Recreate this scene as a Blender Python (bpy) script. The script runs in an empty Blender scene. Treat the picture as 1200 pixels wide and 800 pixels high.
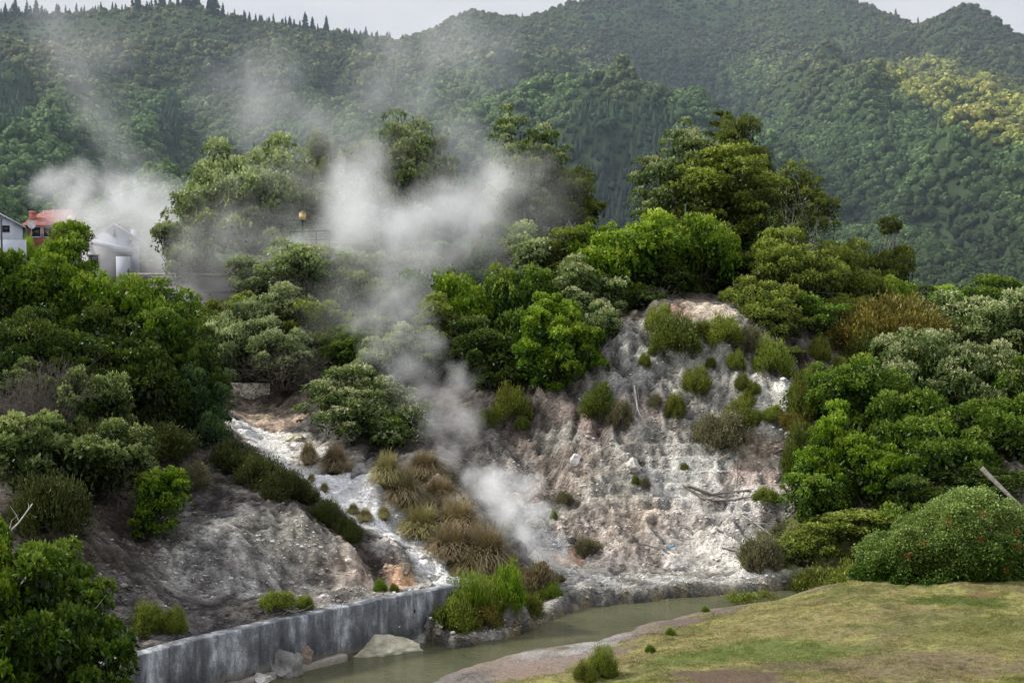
import bpy, math, random
import numpy as np
C = bpy.context.scene.collection
R = math.radians
rng = np.random.default_rng(7)
random.seed(7)
FAST_PREVIEW = False

# ------------------------------------------------------------ camera maths
CZ, F0, PITCH = 14.0, 1667.0, math.atan(0.06)
cp, sp = math.cos(PITCH), math.sin(PITCH)
def ray(px, py):
    u, v = (px - 600) / F0, (400 - py) / F0
    return np.array([u, cp + v * sp, -sp + v * cp])
def P(px, py, Y):
    d = ray(px, py); t = Y / d[1]
    return np.array([d[0] * t, Y, CZ + d[2] * t])
def PZ(px, py, z):
    d = ray(px, py); t = (z - CZ) / d[2]
    return np.array([d[0] * t, d[1] * t, z])

# ------------------------------------------------------------ noise
def _h(ix, iy, iz, seed):
    h = (ix.astype(np.int64) * 374761393 + iy.astype(np.int64) * 668265263 + iz.astype(np.int64) * 2147483647 + seed * 1274126177) & 0xffffffff
    h = ((h ^ (h >> 13)) * 1274126177) & 0xffffffff
    h = ((h ^ (h >> 16)) * 2246822519) & 0xffffffff
    return ((h ^ (h >> 15)) & 0xffffff) / 16777215.0
def vn(x, y, z=None, seed=0):
    x = np.asarray(x, float); y = np.asarray(y, float)
    ix, iy = np.floor(x), np.floor(y)
    fx, fy = x - ix, y - iy
    fx = fx * fx * fx * (fx * (fx * 6 - 15) + 10); fy = fy * fy * fy * (fy * (fy * 6 - 15) + 10)
    if z is None:
        o = np.zeros_like(ix)
        a = _h(ix, iy, o, seed); b = _h(ix + 1, iy, o, seed); c = _h(ix, iy + 1, o, seed); d = _h(ix + 1, iy + 1, o, seed)
        return (a + (b - a) * fx) * (1 - fy) + (c + (d - c) * fx) * fy
    z = np.asarray(z, float); iz = np.floor(z); fz = z - iz; fz = fz * fz * (3 - 2 * fz)
    r = []
    for k in (0, 1):
        a = _h(ix, iy, iz + k, seed); b = _h(ix + 1, iy, iz + k, seed); c = _h(ix, iy + 1, iz + k, seed); d = _h(ix + 1, iy + 1, iz + k, seed)
        r.append((a + (b - a) * fx) * (1 - fy) + (c + (d - c) * fx) * fy)
    return r[0] + (r[1] - r[0]) * fz
def fbm(x, y, z=None, seed=0, o=4, g=0.5):
    s, a, t, k = 0, 1.0, 0, 1.0
    for i in range(o):
        s = s + a * vn(x * k, y * k, None if z is None else z * k, seed + i * 17); t += a; a *= g; k *= 2.03
    return s / t
def ridged(x, y, seed=0, o=4, g=0.5):
    s, a, t, k = 0, 1.0, 0, 1.0
    for i in range(o):
        s = s + a * (1 - np.abs(2 * vn(x * k, y * k, None, seed + i * 31) - 1)); t += a; a *= g; k *= 2.07
    return s / t
def sstep(a, b, x):
    t = np.clip((x - a) / (b - a), 0, 1); return t * t * (3 - 2 * t)

# ------------------------------------------------------------ scene-object helpers
def tag(o, label=None, cat=None, group=None, kind=None):
    if label: o['label'] = label
    if cat: o['category'] = cat
    if group: o['group'] = group
    if kind: o['kind'] = kind
    return o
def empty(name, loc, rz=0):
    o = bpy.data.objects.new(name, None); C.objects.link(o)
    o.location = loc; o.rotation_euler = (0, 0, rz); o.empty_display_size = .3
    return o
def link(name, me, mat=None, parent=None, loc=None):
    o = bpy.data.objects.new(name, me); C.objects.link(o)
    if mat is not None:
        if me.materials: 
            o.material_slots[0].link = 'OBJECT'; o.material_slots[0].material = mat
        else: me.materials.append(mat)
    if parent is not None: o.parent = parent
    if loc is not None: o.location = loc
    return o
class MB:
    def __init__(s): s.V, s.F, s.n = [], [], 0
    def add(s, V, F):
        V = np.asarray(V, float).reshape(-1, 3)
        for f in (F if isinstance(F, list) and len(F) and isinstance(F[0], np.ndarray) else [F]):
            if isinstance(f, np.ndarray): s.F.append(f + s.n)
            else:
                by = {}
                for q in f: by.setdefault(len(q), []).append(q)
                for q in by.values(): s.F.append(np.array(q, dtype=np.int64) + s.n)
        s.V.append(V); s.n += len(V); return s
    def box(s, c, d, rz=0, rx=0, ry=0, taper=1.0):
        x, y, z = np.array(d) / 2
        v = np.array([[-x, -y, -z], [x, -y, -z], [x, y, -z], [-x, y, -z], [-x * taper, -y * taper, z], [x * taper, -y * taper, z], [x * taper, y * taper, z], [-x * taper, y * taper, z]])
        v = rot(v, rx, ry, rz) + np.array(c)
        return s.add(v, [[0, 3, 2, 1], [4, 5, 6, 7], [0, 1, 5, 4], [1, 2, 6, 5], [2, 3, 7, 6], [3, 0, 4, 7]])
    def tube(s, pts, rad, n=6, cap=True):
        pts = np.asarray(pts, float); m = len(pts); rad = np.broadcast_to(rad, (m,))
        T = np.gradient(pts, axis=0); T /= np.linalg.norm(T, axis=1)[:, None] + 1e-9
        a = np.linspace(0, 2 * np.pi, n, endpoint=False); V = []
        up = np.array([0.13, 0.31, 0.94]) if abs(T[0][2]) < .8 else np.array([1.0, 0.1, 0.05])
        for p, t, r in zip(pts, T, rad):
            A = np.cross(t, up); A /= np.linalg.norm(A) + 1e-9; B = np.cross(t, A)
            V.append(p + r * (np.cos(a)[:, None] * A + np.sin(a)[:, None] * B))
        V = np.concatenate(V); F = []
        for i in range(m - 1):
            for j in range(n):
                k = (j + 1) % n; F.append([i * n + j, i * n + k, (i + 1) * n + k, (i + 1) * n + j])
        s.add(V, F)
        if cap: s.add(V[-n:], [list(range(n))]); s.add(V[:n], [list(range(n))[::-1]])
        return s
    def mesh(s, name, smooth=False, attr=None):
        me = bpy.data.meshes.new(name)
        V = np.concatenate(s.V) if s.V else np.zeros((0, 3))
        me.vertices.add(len(V)); me.vertices.foreach_set('co', V.astype(np.float32).ravel())
        ks = [f.shape[1] for f in s.F]; cnt = np.concatenate([np.full(len(f), k) for f, k in zip(s.F, ks)])
        idx = np.concatenate([f.ravel() for f in s.F])
        me.loops.add(len(idx)); me.polygons.add(len(cnt))
        me.loops.foreach_set('vertex_index', idx.astype(np.int32))
        me.polygons.foreach_set('loop_start', (np.concatenate([[0], np.cumsum(cnt)[:-1]])).astype(np.int32))
        if smooth: me.polygons.foreach_set('use_smooth', np.ones(len(cnt), bool))
        for k, a in (attr or {}).items():
            a = np.asarray(a, np.float32)
            if a.ndim == 1:
                t = me.attributes.new(k, 'FLOAT', 'POINT'); t.data.foreach_set('value', a)
            else:
                t = me.attributes.new(k, 'FLOAT_COLOR', 'POINT')
                if a.shape[1] == 3: a = np.concatenate([a, np.ones((len(a), 1), np.float32)], 1)
                t.data.foreach_set('color', a.ravel())
        me.update(calc_edges=True); me.validate(); return me
    def build(s, name, mat=None, parent=None, loc=None, smooth=False, attr=None):
        return link(name, s.mesh(name, smooth, attr), mat, parent, loc)
def rot(v, rx=0, ry=0, rz=0):
    v = np.asarray(v, float)
    for ang, (i, j) in ((rx, (1, 2)), (ry, (2, 0)), (rz, (0, 1))):
        if ang:
            c, s_ = math.cos(ang), math.sin(ang); w = v.copy()
            w[..., i] = c * v[..., i] - s_ * v[..., j]; w[..., j] = s_ * v[..., i] + c * v[..., j]; v = w
    return v
def ico(sub):
    t = (1 + 5 ** .5) / 2
    V = [np.array(v, float) / math.sqrt(1 + t * t) for v in [(-1, t, 0), (1, t, 0), (-1, -t, 0), (1, -t, 0), (0, -1, t), (0, 1, t), (0, -1, -t), (0, 1, -t), (t, 0, -1), (t, 0, 1), (-t, 0, -1), (-t, 0, 1)]]
    F = [(0, 11, 5), (0, 5, 1), (0, 1, 7), (0, 7, 10), (0, 10, 11), (1, 5, 9), (5, 11, 4), (11, 10, 2), (10, 7, 6), (7, 1, 8), (3, 9, 4), (3, 4, 2), (3, 2, 6), (3, 6, 8), (3, 8, 9), (4, 9, 5), (2, 4, 11), (6, 2, 10), (8, 6, 7), (9, 8, 1)]
    for _ in range(sub):
        mid = {}; G = []
        def m(a, b):
            k = (min(a, b), max(a, b))
            if k not in mid:
                p = V[a] + V[b]; V.append(p / np.linalg.norm(p)); mid[k] = len(V) - 1
            return mid[k]
        for a, b, c in F:
            x, y, z = m(a, b), m(b, c), m(c, a); G += [(a, x, z), (b, y, x), (c, z, y), (x, y, z)]
        F = G
    return np.array(V), np.array(F, dtype=np.int64)

# ------------------------------------------------------------ materials
def newmat(name):
    m = bpy.data.materials.new(name); m.use_nodes = True
    nt = m.node_tree; nt.nodes.clear(); out = nt.nodes.new('ShaderNodeOutputMaterial')
    return m, nt, out
class NT:
    def __init__(s, nt): s.nt = nt
    def n(s, t, _p=None, **kw):
        x = s.nt.nodes.new(t)
        for k, v in (_p or {}).items(): setattr(x, k, v)
        for k, v in kw.items():
            k = k.replace('_', ' ')
            i = x.inputs[int(k[1:])] if k[0] == 'i' and k[1:].isdigit() else x.inputs[k]
            if isinstance(v, bpy.types.NodeSocket): s.nt.links.new(v, i)
            else: i.default_value = v
        return x
    def math(s, op, a, b=0.0, c=None, clamp=False):
        x = s.n('ShaderNodeMath', {'operation': op, 'use_clamp': clamp}, i0=a, i1=b)
        if c is not None:
            if isinstance(c, bpy.types.NodeSocket): s.nt.links.new(c, x.inputs[2])
            else: x.inputs[2].default_value = c
        return x.outputs[0]
    def mix(s, f, a, b, mode='MIX'):
        x = s.nt.nodes.new('ShaderNodeMix'); x.data_type = 'RGBA'; x.blend_type = mode
        for i, v in ((0, f), (6, a), (7, b)):
            if isinstance(v, bpy.types.NodeSocket): s.nt.links.new(v, x.inputs[i])
            else: x.inputs[i].default_value = v if i == 0 else (*v[:3], 1)
        return x.outputs[2]
    def ramp(s, f, stops, interp='LINEAR'):
        x = s.nt.nodes.new('ShaderNodeValToRGB'); x.color_ramp.interpolation = interp
        e = x.color_ramp.elements
        while len(e) < len(stops): e.new(0.5)
        for el, (p, c) in zip(e, stops):
            el.position = p; el.color = (*c, 1) if not isinstance(c, (int, float)) else (c, c, c, 1)
        s.nt.links.new(f, x.inputs[0]); return x.outputs[0]
    def noise(s, vec, scale, detail=4, rough=.55, dist=0, out=0):
        kw = dict(Scale=scale, Detail=detail, Roughness=rough, Distortion=dist)
        if vec is not None: kw['Vector'] = vec
        return s.n('ShaderNodeTexNoise', None, **kw).outputs[out]
    def link(s, a, b): s.nt.links.new(a, b)
def m_simple(name, col, rough=.7, spec=.3, nscale=3.0, namt=.25, bump=.0, col2=None, metal=0):
    m, nt, out = newmat(name); t = NT(nt)
    pos = t.n('ShaderNodeTexCoord').outputs['Object']
    f = t.noise(pos, nscale, 5, .6)
    c2 = col2 or tuple(c * (1 - namt * 1.6) for c in col); c1 = tuple(min(1, c * (1 + namt)) for c in col)
    c = t.ramp(f, [(.3, c2), (.7, c1)])
    b = t.n('ShaderNodeBsdfPrincipled', None, Base_Color=c, Roughness=rough, Metallic=metal)
    b.inputs['Specular IOR Level'].default_value = spec
    if bump:
        t.link(t.n('ShaderNodeBump', None, Strength=bump, Distance=.05, Height=t.noise(pos, nscale * 6, 5, .6)).outputs[0], b.inputs['Normal'])
    t.link(b.outputs[0], out.inputs[0]); return m
def m_leaf(name, dark, mid, tip, trans=.25, rough=.5, spec=.35, vary=.35):
    m, nt, out = newmat(name); t = NT(nt)
    a = t.n('ShaderNodeAttribute', {'attribute_name': 'tint'}).outputs['Fac']
    oi = t.n('ShaderNodeObjectInfo').outputs['Random']
    dark = tuple(x * 1.5 for x in dark); mid = tuple(x * 1.7 for x in mid); tip = tuple(min(.5, x * 1.35) for x in tip)
    c = t.ramp(a, [(0, dark), (.40, mid), (.68, tuple((x + y) / 2 for x, y in zip(mid, tip))), (.92, tip)])
    g = t.n('ShaderNodeNewGeometry').outputs['Position']
    n1 = t.noise(g, .45, 3, .6)
    v = t.math('MULTIPLY_ADD', n1, vary * 2.2, 1 - vary * 1.1)
    v = t.math('MULTIPLY', v, t.math('MULTIPLY_ADD', oi, vary * .8, 1 - vary * .4))
    hs = t.n('ShaderNodeHueSaturation', None, Hue=t.math('MULTIPLY_ADD', t.noise(g, .9, 2), .05, .475), Saturation=1.12, Value=t.math('MULTIPLY', v, 1.15), Color=c).outputs[0]
    b = t.n('ShaderNodeBsdfPrincipled', None, Base_Color=hs, Roughness=rough)
    b.inputs['Specular IOR Level'].default_value = spec
    tr = t.n('ShaderNodeBsdfTranslucent', None, Color=t.mix(1.0, hs, (1.0, 1.0, .55), 'MULTIPLY'))
    mx = t.n('ShaderNodeMixShader', None, i0=trans, i1=b.outputs[0], i2=tr.outputs[0])
    t.link(mx.outputs[0], out.inputs[0]); return m
def m_ground(name, grass=False):
    m, nt, out = newmat(name); t = NT(nt)
    a = t.n('ShaderNodeAttribute', {'attribute_name': 'Col'}).outputs['Color']
    pos = t.n('ShaderNodeNewGeometry').outputs['Position']
    n1 = t.noise(pos, 1.1, 8, .62, .6); n2 = t.noise(pos, 7.0, 8, .7); n3 = t.noise(pos, 28, 4, .7)
    if grass:
        v = t.math('ADD', t.math('MULTIPLY_ADD', n2, .9, .1), t.math('MULTIPLY_ADD', n3, 1.3, -.2))
        col = t.mix(1.0, a, t.ramp(v, [(.50, .3), (.95, .95), (1.35, 1.45)]), 'MULTIPLY')
        col = t.mix(t.ramp(t.noise(pos, 3.3, 6, .75), [(.62, 0), (.74, .65)]), col, (.028, .03, .014))
        h = t.math('ADD', n2, t.math('MULTIPLY', n3, .6)); st, di = 1.0, .2
    else:
        vo = t.n('ShaderNodeTexVoronoi', None, Vector=pos, Scale=5.5)
        vf = t.n('ShaderNodeTexVoronoi', None, Vector=pos, Scale=14.0)
        # stones of many tones, dark grit between them, stains
        sc = t.ramp(t.n('ShaderNodeSeparateColor', None, Color=vf.outputs['Color']).outputs[0], [(0, .55), (.5, .9), (1, 1.25)])
        v = t.math('MULTIPLY', t.ramp(n1, [(.3, .6), (.5, 1.0), (.7, 1.4)]), t.ramp(n2, [(.3, .5), (.5, 1.0), (.68, 1.4)]))
        col = t.mix(1.0, a, v, 'MULTIPLY'); col = t.mix(.6, col, t.mix(1.0, col, sc, 'MULTIPLY'))
        crack = t.ramp(t.noise(pos, 1.9, 10, .72, 1.4), [(.36, 1), (.43, 0)])
        col = t.mix(t.math('MULTIPLY', crack, .55), col, (.045, .04, .035))
        col = t.mix(t.math('MULTIPLY', t.ramp(t.noise(pos, .7, 5, .6), [(.55, 0), (.7, 1)]), .3), col, t.mix(1.0, a, (1.1, .93, .82), 'MULTIPLY'))
        h = t.math('ADD', t.math('MULTIPLY', n2, 1.6), t.math('ADD', t.math('MULTIPLY', vo.outputs['Distance'], -.8), t.math('MULTIPLY', n3, .5))); st, di = 1.0, .3
    b = t.n('ShaderNodeBsdfPrincipled', None, Base_Color=col, Roughness=.92)
    b.inputs['Specular IOR Level'].default_value = .15
    t.link(t.n('ShaderNodeBump', None, Strength=st, Distance=di, Height=h).outputs[0], b.inputs['Normal'])
    t.link(b.outputs[0], out.inputs[0]); return m

# ------------------------------------------------------------ world, sun, camera
SUN_EL, SUN_AZ = R(39), R(-84)      # azimuth measured from +Y towards +X
def make_world():
    w = bpy.data.worlds.new("World"); bpy.context.scene.world = w; w.use_nodes = True
    nt = w.node_tree; nt.nodes.clear(); t = NT(nt)
    sky = t.n('ShaderNodeTexSky', {'sky_type': 'NISHITA', 'sun_disc': False, 'sun_elevation': SUN_EL, 'sun_rotation': SUN_AZ, 'air_density': 1.2, 'dust_density': 2.0})
    d = t.n('ShaderNodeTexCoord').outputs['Generated']
    mp = t.n('ShaderNodeMapping', None, Vector=d, Scale=(1, 1, 3.0)).outputs[0]
    n = t.noise(mp, 2.6, 6, .55, .4)
    cl = t.ramp(n, [(.3, (5.9, 6.1, 6.9)), (.5, (7.0, 7.2, 7.9)), (.7, (8.8, 8.8, 8.9))])
    c = t.mix(.93, sky.outputs[0], cl)
    up = t.n('ShaderNodeSeparateXYZ', None, Vector=d).outputs[2]
    c = t.mix(1.0, c, t.ramp(up, [(.18, 1.0), (.9, 1.0)]), 'MULTIPLY'); c = t.n('ShaderNodeVectorMath', {'operation': 'SCALE'}, i0=c, Scale=t.math('MULTIPLY_ADD', t.math('SUBTRACT', up, .2, clamp=True), 1.1, 1.0)).outputs[0]
    bg = t.n('ShaderNodeBackground', None, Color=c, Strength=.1)
    out = nt.nodes.new('ShaderNodeOutputWorld'); nt.links.new(bg.outputs[0], out.inputs[0])
    l = bpy.data.lights.new('sun', 'SUN'); l.energy = 5.0; l.angle = R(7); l.color = (1, .955, .88)
    o = bpy.data.objects.new('sun', l); C.objects.link(o)
    from mathutils import Vector
    dv = Vector((math.sin(SUN_AZ) * math.cos(SUN_EL), math.cos(SUN_AZ) * math.cos(SUN_EL), math.sin(SUN_EL)))
    o.rotation_euler = dv.to_track_quat('Z', 'Y').to_euler(); o.location = dv * 100
    cd = bpy.data.cameras.new('camera'); cd.sensor_width = 36; cd.lens = F0 / 1200 * 36; cd.clip_end = 20000; cd.clip_start = .5
    co = bpy.data.objects.new('camera', cd); C.objects.link(co); co.location = (0, 0, CZ)
    co.rotation_euler = (math.pi / 2 - PITCH, 0, 0); bpy.context.scene.camera = co
    s = bpy.context.scene
    s.view_settings.view_transform = 'Standard'; s.view_settings.look = 'None'; s.view_settings.exposure = 0; s.view_settings.gamma = 1
    s.render.engine = 'CYCLES'; cy = s.cycles
    cy.use_adaptive_sampling = True; cy.adaptive_threshold = .02
    cy.use_denoising = True; cy.denoiser = 'OPENIMAGEDENOISE'; cy.denoising_prefilter = 'ACCURATE'
    cy.max_bounces = 5; cy.diffuse_bounces = 2; cy.glossy_bounces = 2; cy.transmission_bounces = 3; cy.volume_bounces = 4; cy.transparent_max_bounces = 16
    cy.volume_step_rate = 1.0; cy.volume_max_steps = 256
    cy.sample_clamp_indirect = 4
    s.render.use_persistent_data = False
make_world()
# ------------------------------------------------------------ terrain control points
def rbf_fit(pts, c):
    pts = np.array(pts, float); XY = pts[:, :2]
    D = np.sqrt(((XY[:, None] - XY[None]) ** 2).sum(-1) + c * c)
    n = len(pts); A = np.zeros((n + 3, n + 3)); A[:n, :n] = D + np.eye(n) * 0.02; A[:n, n] = 1; A[:n, n + 1:] = XY; A[n:, :n] = A[:n, n:].T
    w = np.linalg.solve(A, np.concatenate([pts[:, 2], np.zeros(3)]))
    def f(X, Y):
        s = w[n] + w[n + 1] * X + w[n + 2] * Y
        for (x, y), k in zip(XY, w[:n]): s = s + k * np.sqrt((X - x) ** 2 + (Y - y) ** 2 + c * c)
        return s
    return f
CP = []
def cz(z, *pp):
    for px, py in pp: CP.append(PZ(px, py, z))
def cy_(*pp):
    for px, py, Y in pp: CP.append(P(px, py, Y))
# near bank and lawn
cz(.15, (440, 830), (490, 800), (560, 775), (610, 764), (680, 752), (740, 733), (790, 722), (835, 711), (890, 703))
cz(.5, (640, 800), (700, 785), (780, 745), (850, 722)); cz(.75, (760, 800), (900, 712), (850, 750), (960, 702)); cz(.95, (1000, 690), (950, 760), (1050, 688), (880, 810))
cz(1.1, (1200, 690), (1100, 690), (1200, 800), (1050, 800)); cz(1.3, (1400, 690), (1400, 800)); cz(.6, (700, 900), (500, 900)); cz(1.1, (1200, 1000), (900, 1000)); cz(1.8, (100, 1000), (200, 900))
# terrace behind the channel wall
cz(1.72, (133, 775), (200, 756), (267, 741), (333, 726), (400, 712), (450, 702), (500, 693), (540, 685), (0, 810), (-120, 850))
cz(.3, (505, 750), (530, 752), (560, 748), (600, 740), (640, 727)); cz(.7, (570, 732), (600, 724))
cz(1.9, (180, 745), (267, 728), (333, 716), (400, 702))
# dark mound on the left
cy_((120, 715, 45.3), (150, 690, 46.5), (230, 690, 49.3), (330, 690, 51.9), (430, 680, 53.8), (300, 650, 51.8), (400, 650, 54), (445, 655, 55), (350, 600, 55), (390, 620, 55.5),
    (270, 548, 59), (230, 600, 54), (200, 560, 56), (100, 600, 50), (0, 600, 47), (0, 700, 42.5), (60, 520, 54), (150, 500, 60), (220, 520, 60.5), (0, 450, 58), (100, 430, 66), (-150, 450, 58), (-100, 600, 47), (-150, 700, 42),
    (180, 420, 74), (60, 380, 80), (-100, 380, 78))
# silica stream, its head and the tussock ridge
cy_((540, 690, 53.6), (505, 655, 57), (468, 622, 59.3), (450, 585, 61.5), (425, 572, 63), (380, 562, 66), (330, 530, 70), (300, 500, 74), (280, 495, 73), (290, 478, 77), (440, 560, 65), (400, 530, 69),
    (470, 560, 65), (545, 600, 62), (580, 655, 58.5), (510, 545, 66), (560, 640, 59.5), (500, 590, 62.5), (600, 690, 57.2), (570, 600, 62.5), (460, 520, 69), (350, 480, 76))
# steam gully
cy_((622, 660, 60.3), (600, 620, 63), (560, 560, 67), (600, 560, 68), (540, 500, 70.5), (480, 480, 73), (420, 470, 75), (350, 460, 78))
# cliff
cz(.5, (660, 706), (700, 699), (800, 691), (900, 683), (960, 680), (1020, 676)); cz(.65, (690, 690), (800, 680), (900, 672), (960, 668))
cy_((700, 670, 61), (800, 668, 61.2), (900, 655, 61.3), (650, 600, 65), (650, 540, 68), (620, 480, 71), (620, 440, 73.5), (700, 600, 65), (700, 520, 68), (700, 450, 71), (740, 400, 73), (790, 357, 75.5),
    (800, 420, 71.8), (800, 500, 68.5), (800, 580, 66), (830, 545, 67), (820, 360, 75.2), (850, 372, 74), (860, 450, 70.3), (860, 530, 67.3), (870, 600, 64.3), (900, 430, 71.5), (930, 480, 69.3), (925, 550, 66.4), (905, 620, 63.2),
    (690, 560, 66.6), (750, 620, 63.6), (760, 470, 69.5))
# ground behind and beside the cliff
cy_((960, 440, 73), (1000, 400, 77), (960, 372, 79), (1010, 440, 74), (1000, 550, 66), (1100, 500, 68), (1200, 450, 72), (1100, 600, 60.5), (1200, 600, 59), (1000, 645, 60.5), (1100, 675, 57.5), (1350, 500, 68), (1350, 620, 57.5), (940, 600, 64),
    (1100, 400, 80), (1200, 400, 80), (1350, 400, 80), (1050, 372, 85), (800, 347, 79), (850, 342, 86), (740, 365, 78), (700, 372, 80), (650, 405, 78), (600, 392, 81), (700, 332, 88), (550, 380, 83), (600, 330, 92), (500, 385, 84), (450, 342, 92), (400, 400, 83), (300, 425, 83),
    (240, 420, 84), (250, 385, 90), (450, 430, 79), (520, 440, 77), (570, 430, 76), (250, 325, 97), (350, 288, 94), (180, 340, 96), (130, 330, 105), (60, 292, 113), (0, 292, 112), (-150, 300, 110), (450, 292, 98), (600, 300, 98), (700, 310, 95), (850, 312, 95), (1000, 350, 95), (1200, 372, 95), (1350, 372, 95))
for x, z in ((-50, 12), (-25, 12.5), (0, 12.5), (16, 11), (27, 3), (38, 0), (50, -1)): CP.append(np.array([x, 128, z]))
for x, y, z in ((30, 108, 7), (42, 106, 5.5), (52, 100, 6)): CP.append(np.array([x, y, z]))
land = rbf_fit(CP, 1.2)

# the channel of the river, as a closed outline in plan
WALL_T = [(-160, 870), (0, 812), (133, 775), (200, 757), (267, 741), (333, 726), (400, 712), (450, 702), (500, 693), (542, 684.5)]
wall_line = [PZ(a, b, 1.8)[:2] for a, b in WALL_T]
far_bank = [PZ(a, b, 0.0)[:2] for a, b in [(503, 755), (530, 760), (562, 756), (600, 748), (632, 735), (662, 719), (690, 712), (720, 709), (760, 705), (800, 702), (850, 697), (910, 692), (980, 687), (1100, 680), (1300, 676)]]
near_bank = [PZ(a, b, 0.0)[:2] for a, b in [(1300, 690), (1100, 694), (980, 699), (900, 704), (860, 709), (835, 713), (790, 723), (745, 734), (720, 745), (680, 753), (640, 758), (605, 765), (560, 777), (520, 790), (490, 803), (440, 835), (380, 890)]]
channel = np.array(wall_line[:-1] + far_bank + near_bank)
def poly_sd(X, Y, poly):
    """signed distance in plan, negative inside"""
    d = np.full(X.shape, 1e9); ins = np.zeros(X.shape, bool); n = len(poly)
    for i in range(n):
        x1, y1 = poly[i]; x2, y2 = poly[(i + 1) % n]
        ex, ey = x2 - x1, y2 - y1; t = np.clip(((X - x1) * ex + (Y - y1) * ey) / (ex * ex + ey * ey + 1e-9), 0, 1)
        d = np.minimum(d, (X - x1 - t * ex) ** 2 + (Y - y1 - t * ey) ** 2)
        c = ((y1 > Y) != (y2 > Y)) & (X < (x2 - x1) * (Y - y1) / (y2 - y1 + 1e-12) + x1); ins ^= c
    return np.where(ins, -1, 1) * np.sqrt(d)
xs = np.concatenate([np.arange(-60, -31, .5), np.arange(-31, 30, .11), np.arange(30, 60, .5)])
ys = [30.0]
while ys[-1] < 130: ys.append(ys[-1] + (.3 if ys[-1] < 40 else .1 if ys[-1] < 80 else min(.6, .1 + (ys[-1] - 80) * .02)))
ys = np.array(ys)
GX, GY = np.meshgrid(xs, ys)
base = land(GX, GY)
sd = poly_sd(GX, GY, channel)
wobble = (fbm(GX * 1.3, GY * 1.3, seed=5, o=3) - .5)
near_side = np.zeros(GX.shape, bool)
mid_line = np.array([(a[0], a[1]) for a in near_bank])
# nearest bank decides which side a point lies on
def near_poly(X, Y, pl):
    d = np.full(X.shape, 1e9)
    for (x1, y1), (x2, y2) in zip(pl[:-1], pl[1:]):
        ex, ey = x2 - x1, y2 - y1; t = np.clip(((X - x1) * ex + (Y - y1) * ey) / (ex * ex + ey * ey + 1e-9), 0, 1)
        d = np.minimum(d, np.hypot(X - x1 - t * ex, Y - y1 - t * ey))
    return d
dn = near_poly(GX, GY, near_bank); dw = near_poly(GX, GY, wall_line); df = near_poly(GX, GY, far_bank)
lawn_side = (dn < np.minimum(dw, df))
lawn_side &= (sd > -5)
slope_amt = None
# rock detail
gy_, gx_ = np.gradient(base, ys, xs)
steep = sstep(.15, .8, np.hypot(gx_, gy_))
rock = (1 - lawn_side) * sstep(.0, 1.2, sd)
wx = GX + (fbm(GX * .3, GY * .3, seed=2) - .5) * 3; wy = GY + (fbm(GX * .3, GY * .3, seed=3) - .5) * 3
rill = ridged(wx * .55 + wy * .15, wy * .16, seed=11, o=4)
streak = ridged(wx * 1.5 + wy * .3, wy * .22, seed=15, o=3)
lump = fbm(wx * .5, wy * .5, seed=21, o=5) - .5
fine = fbm(GX * 2.2, GY * 2.2, seed=31, o=4) - .5
crag = ridged(wx * 1.1, wy * .9, seed=41, o=4) - .6
nearfade = np.where(GY < 84, 1, .4)
leftsoft = 1 - .5 * sstep(-3.5, -6, GX + (GY - 56) * -.28)
det = rock * nearfade * leftsoft * ((rill - .62) * (.35 + 1.25 * steep) + lump * (.45 + .55 * steep) + fine * (.2 + .22 * steep) + crag * (.06 + .22 * steep) + (streak - .6) * .42 * steep)
gravel = fbm(GX * 6, GY * 6, seed=51, o=2) - .5
det += rock * gravel * .16
# strata ledges in the middle of the cliff
h = base + det
sc_ = P(815, 560, 66.5); ws = np.exp(-(((GX - sc_[0]) / 4.6) ** 2 + ((GY - sc_[1]) / 2.6) ** 2) ** 1.5); h = base + det * (1 - .6 * ws)
st = .55; q = (h + .12 * fbm(GX * .5, GY * .5, seed=6) ) / st; terr = (np.floor(q) + sstep(.55, 1, q - np.floor(q))) * st
h = h + (terr - h) * ws * .85
lawn_noise = (fbm(GX * .8, GY * .8, seed=61, o=5) - .5) * .22 + (fbm(GX * 5, GY * 5, seed=62, o=2) - .5) * .05
LP = []
for z, pp in ((.12, [(440, 835), (490, 803), (560, 777), (605, 765), (680, 753), (745, 734), (790, 723), (835, 713), (900, 704)]), (.5, [(640, 800), (700, 785), (780, 745), (850, 722)]), (.75, [(760, 800), (900, 712), (850, 750), (960, 702)]),
    (.95, [(1000, 692), (950, 760), (1050, 690), (880, 810)]), (1.1, [(1200, 690), (1100, 690), (1200, 800), (1050, 800), (1200, 1000), (900, 1000)]), (1.15, [(1400, 690), (1400, 800), (1200, 665), (1400, 660), (1050, 665)]), (.6, [(700, 900), (500, 900)]), (1.2, [(300, 1100), (700, 1200)])):
    LP += [PZ(a, b, z) for a, b in pp]
lawn_f = rbf_fit(LP, 1.2)
h = np.where(lawn_side, np.clip(lawn_f(GX, GY), .1, 1.5) + lawn_noise * sstep(0, 1.5, sd), h)
# silica mounds along the stream
def bump_at(px, py, Y, r, a):
    global h
    c = P(px, py, Y); h = h + a * np.exp(-(((GX - c[0]) ** 2 + (GY - c[1]) ** 2) / r ** 2))
bump_at(438, 588, 61.6, 1.1, .8); bump_at(415, 572, 63, 1.0, .5); bump_at(457, 602, 61, .7, .45); bump_at(385, 558, 65, 1.0, .35); bump_at(530, 590, 62, .8, .5); bump_at(550, 610, 61, .9, .5); bump_at(505, 650, 57.5, .9, .25)
bump_at(690, 575, 66, .5, .4); bump_at(740, 545, 67, .4, .5)
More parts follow.
